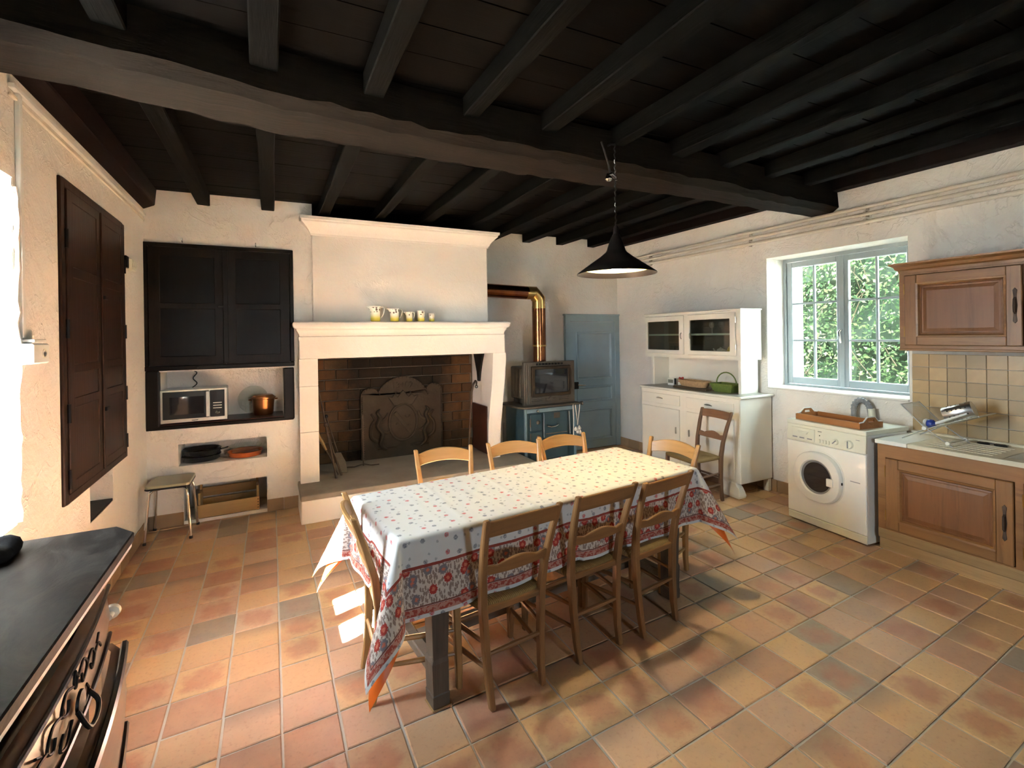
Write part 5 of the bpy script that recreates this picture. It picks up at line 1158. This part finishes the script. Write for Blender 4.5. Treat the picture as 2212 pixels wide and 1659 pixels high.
MB().loft([[(-.016,.12,.795),(-.016,.225,.795),(-.012,.225,.797),(-.012,.12,.797)],[(-.028,.14,.775),(-.028,.205,.775),(-.012,.205,.772),(-.012,.14,.772)]]).build('drawer_grip', CP, dwr, bevel=.002)
for y in (.25,.185,.115): MB().box(-.0155,-.0135,y-.022,y+.022,.732,.742).build('marking', M['grey_plastic'], dwr)
MB().box(-.0075,-.004,.015,.045,.812,.816).build('brand_mark', M['black'], pn)
for k in range(4): MB().box(-.018,-.004,.022-k*.026,.036-k*.026,.722,.752).build('button', CP, pn, bevel=.003)
MB().lathe([(.004,0),(.004,-.004)],8,axis='x').build('pilot_light', M['black'], pn, loc=(-.006,.030,.782))
for y, rk in ((-.105,.024),(-.212,.033)):
    kb = MB().lathe([(rk,.0),(rk,-.010),(rk*.86,-.018),(.004,-.020)],24,axis='x').build('dial', CP, pn, loc=(-.006,y,.757), smooth=True, angle=40)
    MB().box(-.026,-.018,-.003,.003,-rk*.8,rk*.8).build('dial_pointer', M['grey_plastic'], kb, rot=(R(45 if rk < .03 else 0),0,0))
MB().box(-.0065,-.003,-.29,-.262,.80,.803).build('fine_print', M['grey_plastic'], pn)
dd = thing('porthole', '', None) if False else None
DC = (0,.045,.435)      # door centre
def superel(a, b, x, n=40, p=.86): return [(x, DC[1]+a*math.copysign(abs(math.cos(2*math.pi*i/n))**p,math.cos(2*math.pi*i/n)), DC[2]+b*math.copysign(abs(math.sin(2*math.pi*i/n))**p,math.sin(2*math.pi*i/n))) for i in range(n)]
dr_ = MB().loft([superel(.205,.208,-.003),superel(.205,.208,-.028),superel(.197,.200,-.042),superel(.185,.188,-.046),superel(.142,.146,-.044,p=.96),superel(.134,.138,-.036,p=1),superel(.132,.136,-.012,p=1)],cap=False).build('porthole_door', WE, wm, smooth=True, angle=35)
MB().loft([superel(.215,.22,-.0035),superel(.215,.22,-.0065),superel(.206,.210,-.0065)],cap=False).build('door_surround', WE, wm)
MB().loft([superel(.133,.137,-.035,p=1),superel(.130,.134,-.030,p=1),superel(.115,.119,-.026,p=1),superel(.108,.112,-.02,p=1)],cap=False).build('door_seal', M['grey_plastic'], dr_, smooth=True)
MB().loft([superel(.118,.122,-.028,p=1),superel(.10,.104,-.016,p=1),superel(.06,.062,.004,p=1),superel(.01,.01,.012,p=1)]).build('glass_bowl', M['darkglass'], dr_, smooth=True)
MB().box(-.056,-.036,DC[1]-.150,DC[1]-.098,DC[2]-.045,DC[2]+.020).build('door_grip', M['white_plastic'], dr_, bevel=.006, seg=2)
MB().box(-.030,-.018,DC[1]-.212,DC[1]-.204,DC[2]-.012,DC[2]+.008).build('latch', M['black'], dr_, bevel=.002)
MB().box(-.0055,-.003,-.29,-.215,.468,.474).build('marking', M['grey_plastic'], fp2)
for y in (-.28,.28):
    for x in (.06,.45): MB().lathe([(.02,0),(.02,.014)],10).build('foot', M['black'], wm, loc=(x,y,0))
tr = thing('serving_tray', 'orange-brown wooden tray with white-edged grips on the washing machine', 'tray', (4.245,2.425,.881), R(-7))
a_, b_ = .125, .275
MB().box(-a_,a_,-b_,b_,0,.008).build('bottom', M['tray'], tr)
for s_ in (-1,1): MB().box(s_*a_-.006,s_*a_+.006,-b_,b_,0,.050).build('long_side', M['tray'], tr, bevel=.002)
for s_ in (-1,1):
    pr = [(-a_-.006,0),(a_+.006,0),(a_+.006,.045),(.075,.052),(.05,.080),(-.05,.080),(-.075,.052),(-a_-.006,.045)]; hole = [(-.038,.052),(.038,.052),(.034,.070),(-.034,.070)]
    e_ = MB(); y0, y1 = s_*b_-.006, s_*b_+.006
    e_.prism([(-a_-.006,0),(a_+.006,0),(a_+.006,.045),(.075,.050),(-.075,.050),(-a_-.006,.045)],'y',y0,y1)
    e_.prism([(-.075,.050),(-.036,.050),(-.034,.070),(-.046,.080)],'y',y0,y1); e_.prism([(.036,.050),(.075,.050),(.046,.080),(.034,.070)],'y',y0,y1); e_.prism([(-.046,.080),(-.034,.070),(.034,.070),(.046,.080),(.04,.085),(-.04,.085)],'y',y0,y1)
    e_ = e_.build('end_panel', M['tray'], tr)
    MB().tube([(-a_-.004,s_*b_,.047),(-.085,s_*b_,.052),(-.06,s_*b_,.072),(-.04,s_*b_,.086),(.04,s_*b_,.086),(.06,s_*b_,.072),(.085,s_*b_,.052),(a_+.004,s_*b_,.047)],.0055,6).build('white_edging', M['white_plastic'], e_, smooth=True)
hs_ = thing('drain_hose', 'grey ribbed drain hose arching behind the washing machine', 'hose', (4.60,2.36,.60)); pth = [(0,.13,.0),(0,.125,.33)]+[(0,.06+.065*math.cos(R(a)),.36+.085*math.sin(R(a))) for a in range(0,181,20)]+[(0,-.015,.30)]
MB().tube(pth,.021,10).build('hose', M['grey_plastic'], hs_, smooth=True)
for k in range(10): MB().tube([(.0+.024*math.cos(2*math.pi*i/10),0,.024*math.sin(2*math.pi*i/10)) for i in range(10)],.003,5,closed=True).build('rib', M['grey_plastic'], hs_, loc=(0,.06+.065*math.cos(R(k*18)),.36+.085*math.sin(R(k*18))), rot=(R(k*18-90),0,0))
MB().tube([(-.005,-.018,.38),(-.005,-.04,.12)],.026,12).build('hose_cuff', M['cream_plastic'], hs_, smooth=True)

# =================================================================== KITCHEN BASE UNIT, SINK, WALL UNIT
CX0, CYE = 4.12, 2.062       # front plane, left end
kb = thing('sink_unit', 'oak base unit with panelled doors under the sink', 'cabinet', (0,0,0))
MB().box(CX0+.02,XR-.01,.20,CYE-.006,.10,.785).build('carcase', M['oak_y'], kb)
ff = MB(); slab_with_holes(ff, 'x', CX0, CX0+.02, .18, CYE, .10, .795, [(1.302,2.008,.165,.695),(.56,1.262,.165,.695)]); ff.build('face_frame', M['oak_y'], kb, bevel=.002)
MB().box(CX0+.012,CX0+.03,.18,CYE-.002,.0,.10).build('plinth', M['palewood'], kb, bevel=.002); MB().box(CX0-.004,CX0+.02,.18,CYE,.085,.155).build('lower_rail', M['palewood'], kb, bevel=.004)
def panel_door(root, fx, y0, y1, z0, z1, st, hy, bulge=.010):
    d_ = MB().box(fx-.016,fx+.006,y0,y0+st,z0,z1).build('door', M['oak_z'], root, bevel=.004); MB().box(fx-.016,fx+.006,y1-st,y1,z0,z1).build('door_stile', M['oak_z'], d_, bevel=.004)
    for q0, q1 in ((z0,z0+st*.82),(z1-st*.82,z1)): MB().box(fx-.0155,fx+.006,y0+st,y1-st,q0,q1).build('door_rail', M['oak_y'], d_, bevel=.004)
    a, b, c, e = y0+st, y1-st, z0+st*.82, z1-st*.82; rc = lambda k, x: [(x,a+k,c+k),(x,b-k,c+k),(x,b-k,e-k),(x,a+k,e-k)]
    MB().loft([rc(-.002,fx-.019),rc(.010,fx-.017),rc(.018,fx-.004)],cap=False).build('door_moulding', M['oak_y'], d_)
    MB().loft([rc(.016,fx-.003),rc(.028,fx-.006),rc(.030,fx-.001),rc(.06,fx-bulge)]).build('door_panel', M['oakpanel'], d_)
    zc = (z0+z1)/2
    pl_ = MB().prism([(hy-.011,zc-.10),(hy,zc-.115),(hy+.011,zc-.10),(hy+.007,zc-.06),(hy+.012,zc),(hy+.007,zc+.06),(hy+.011,zc+.10),(hy,zc+.115),(hy-.011,zc+.10),(hy-.007,zc+.06),(hy-.012,zc),(hy-.007,zc-.06)],'x',fx-.020,fx-.015).build('handle_plate', M['rustiron'], d_, bevel=.001)
    MB().tube([(fx-.018,hy,zc+.05),(fx-.034,hy,zc+.04),(fx-.037,hy,zc),(fx-.034,hy,zc-.04),(fx-.018,hy,zc-.05)],.006,8).build('handle', M['rustiron'], d_, smooth=True)
    yh = y1-.004
    for z in (z0+.10,z1-.10): MB().lathe([(.005,-.04),(.005,.04)],8).build('hinge', M['brass'], d_, loc=(fx-.012,yh+.006,z))
    return d_
panel_door(kb, CX0, 1.306, 2.004, .168, .692, .082, 1.345)
panel_door(kb, CX0, .564, 1.258, .168, .692, .082, 1.222)
sk = thing('sink_worktop', 'cream stone sink worktop with ribbed drainer', 'sink', (0,0,0))
wt_ = MB(); Z0, Z1 = .797, .828
X0, X1 = CX0-.025, XR-.012; B = (4.20,4.55,.80,1.36)
wt_.box(X0,X1,1.36,1.86,Z0,Z1).box(X0,X1,.18,.80,Z0,Z1).box(X0,4.20,.80,1.36,Z0,Z1).box(4.55,X1,.80,1.36,Z0,Z1)
wt_.build('worktop', M['sink'], sk, bevel=.005)
MB().box(X0+.0,X1,1.862,CYE+.005,Z0,Z1-.001).build('end_tiles', M['white_enamel'], sk, bevel=.003)
MB().loft([[(4.20,.80,Z1-.002),(4.55,.80,Z1-.002),(4.55,1.36,Z1-.002),(4.20,1.36,Z1-.002)],[(4.22,.82,Z1-.05),(4.53,.82,Z1-.05),(4.53,1.34,Z1-.05),(4.22,1.34,Z1-.05)],[(4.25,.85,Z1-.16),(4.50,.85,Z1-.16),(4.50,1.31,Z1-.16),(4.25,1.31,Z1-.16)]],cap=False).build('basin', M['sink'], sk, smooth=True, angle=60)
MB().box(4.24,4.51,.84,1.32,Z1-.175,Z1-.159).build('basin_floor', M['sink'], sk)
for k in range(6): MB().box(4.17+k*.065,4.18+k*.065,1.42,1.78,Z1-.001,Z1+.003).build('drainer_rib', M['sink'], sk, bevel=.001)
MB().box(X1-.05,X1,.18,CYE,Z1,Z1+.018).build('upstand', M['sink'], sk, bevel=.005)
gz = thing('sunglasses', 'dark folded spectacles lying at the back of the sink worktop', 'glasses', (4.545,1.55,Z1+.001), R(2))
for s_ in (-1,1): MB().lathe([(.028,0),(.028,.012),(.02,.016)],14,sy=1.25,sx=.7).build('lens', M['blackenamel'], gz, loc=(0,s_*.045,0), smooth=True)
MB().bar((0,-.02,.008),(0,.02,.008),.008,.006).build('bridge', M['black'], gz); MB().bar((.03,-.075,.005),(.035,.07,.006),.006,.006).build('temple', M['black'], gz)
# splashback tiles, one by one
sp_ = thing('trim_2', 'beige square tile splashback above the sink', 'splashback', (XR,0,0), kind='structure')
MB().box(-.008,0,.18,2.066,.828,1.50).build('grout', M['grout'], sp_)
tmat = plain('beige_wall_tile', (.50,.34,.165), .35, var=.15, scale=12, rnd=.28, bump=.05)
me_ = MB().box(-.006,.004,-.0555,.0555,-.0505,.0505).mesh('tile', bevel=.002); me_.materials.append(tmat)
rr = random.Random(31)
for i in range(16):
    for j in range(6):
        o = ob('tile', me_, sp_, (-.010+rr.uniform(-.001,.001), 2.010-i*.1145, .885+j*.1045)); o.rotation_euler = (0,rr.uniform(-.006,.006),rr.uniform(-.006,.006))
# dish rack
dk = thing('dish_rack', 'folding steel wire dish rack standing on the drainer', 'dish rack', (4.36,1.79,Z1), R(0))
for s_ in (-1,1):
    x = s_*.13
    MB().tube([(x,.165,.265),(x,.02,.115),(x,-.14,.0)],.005,8).build('side_bar', M['steel'], dk, smooth=True); MB().tube([(x,.16,.012),(x,.02,.10),(x,-.28,.235)],.005,8).build('side_bar', M['steel'], dk, smooth=True)
    MB().lathe([(.014,-.008),(.014,.008)],12,axis='x').build('pivot', M['white_plastic'], dk, loc=(x,.02,.108)); MB().lathe([(.013,-.008),(.013,.008)],12,axis='x').build('foot_cap', M['white_plastic'], dk, loc=(x,-.115,.022))
wires = MB()
for k in range(15):
    x = -.12+.24*k/14; wires.tube([(x,.165,.265),(x,.02,.115)],.0016,5).tube([(x,.02,.118),(x,-.28,.235)],.0016,5)
o = wires.build('wire_grid', M['steel'], dk, smooth=True); o['kind'] = 'stuff'
for y, z in ((.165,.265),(-.28,.235),(-.115,.022)): MB().tube([(-.13,y,z),(.13,y,z)],.005,8).build('cross_bar', M['steel'], dk, smooth=True)
cu = thing('cutlery_holder', 'perforated steel cutlery drum lying on the dish rack', 'cutlery holder', (4.36,1.66,Z1+.235)); 
drum = MB(); nseg = 24
drum.lathe([(.052,-.085),(.055,-.08),(.055,.08),(.052,.085),(.045,.085),(.048,.075),(.048,-.07)],nseg,axis='y'); drum.build('drum', M['steel'], cu, smooth=True, rot=(R(-22),0,R(8)), angle=40)
for k in range(8):
    for j in range(5):
        a = R(k*45+20); MB().lathe([(.005,0),(.005,.001)],8,axis='x').build('hole', M['black'], cu, loc=Matrix.Rotation(R(8),3,'Z')@Matrix.Rotation(R(-22),3,'X')@Vector((.0553*math.cos(a),-.055+.026*j,.0553*math.sin(a))), rot=(Matrix.Rotation(R(8),3,'Z')@Matrix.Rotation(R(-22),3,'X')@Matrix.Rotation(-a,3,'Y')).to_euler()) if math.cos(a) < .3 else None
br = thing('dish_brush', 'blue and white washing-up brush on the dish rack', 'brush', (4.30,1.80,Z1+.135))
MB().lathe([(.012,-.03),(.03,-.015),(.034,0),(.03,.015),(.012,.026)],18,axis='y').build('head', M['blue_plastic'], br, smooth=True); MB().tube([(0,-.02,0),(.01,-.12,.06),(.015,-.20,.10)],[.012,.009,.007],8).build('handle', M['white_plastic'], br, smooth=True); MB().lathe([(.03,.02),(.034,.03),(.028,.04)],16,axis='y').build('rim', M['white_plastic'], br, smooth=True)
# wall unit
wu = thing('wall_unit', 'oak wall cupboard with moulded cornice beside the window', 'cabinet', (0,0,0)); UX2, UY = 4.28, 1.978
MB().box(UX2+.018,XR-.002,.20,UY,1.505,2.075).build('carcase', M['oak_y'], wu, bevel=.003)
uf = MB(); slab_with_holes(uf, 'x', UX2, UX2+.02, .20, UY+.002, 1.505, 2.085, [(1.30,1.945,1.535,2.06),(.62,1.262,1.535,2.06)]); uf.build('face_frame', M['oak_y'], wu, bevel=.002)
MB().loft([[(UX2-k,.19,z),(XR-.002,.19,z),(XR-.002,UY+k,z),(UX2-k,UY+k,z)] for k, z in ((.003,2.078),(.006,2.095),(.020,2.105),(.028,2.125),(.050,2.140),(.052,2.152),(.0,2.152))]).build('cornice', M['oak_y'], wu, smooth=True, angle=30)
MB().box(UX2-.006,XR-.002,.20,UY+.006,1.495,1.512).build('bottom_rail', M['oak_y'], wu, bevel=.004)
panel_door(wu, UX2, 1.304, 1.941, 1.538, 2.057, .075, 1.335, .009)
panel_door(wu, UX2, .624, 1.258, 1.538, 2.057, .075, 1.228, .009)
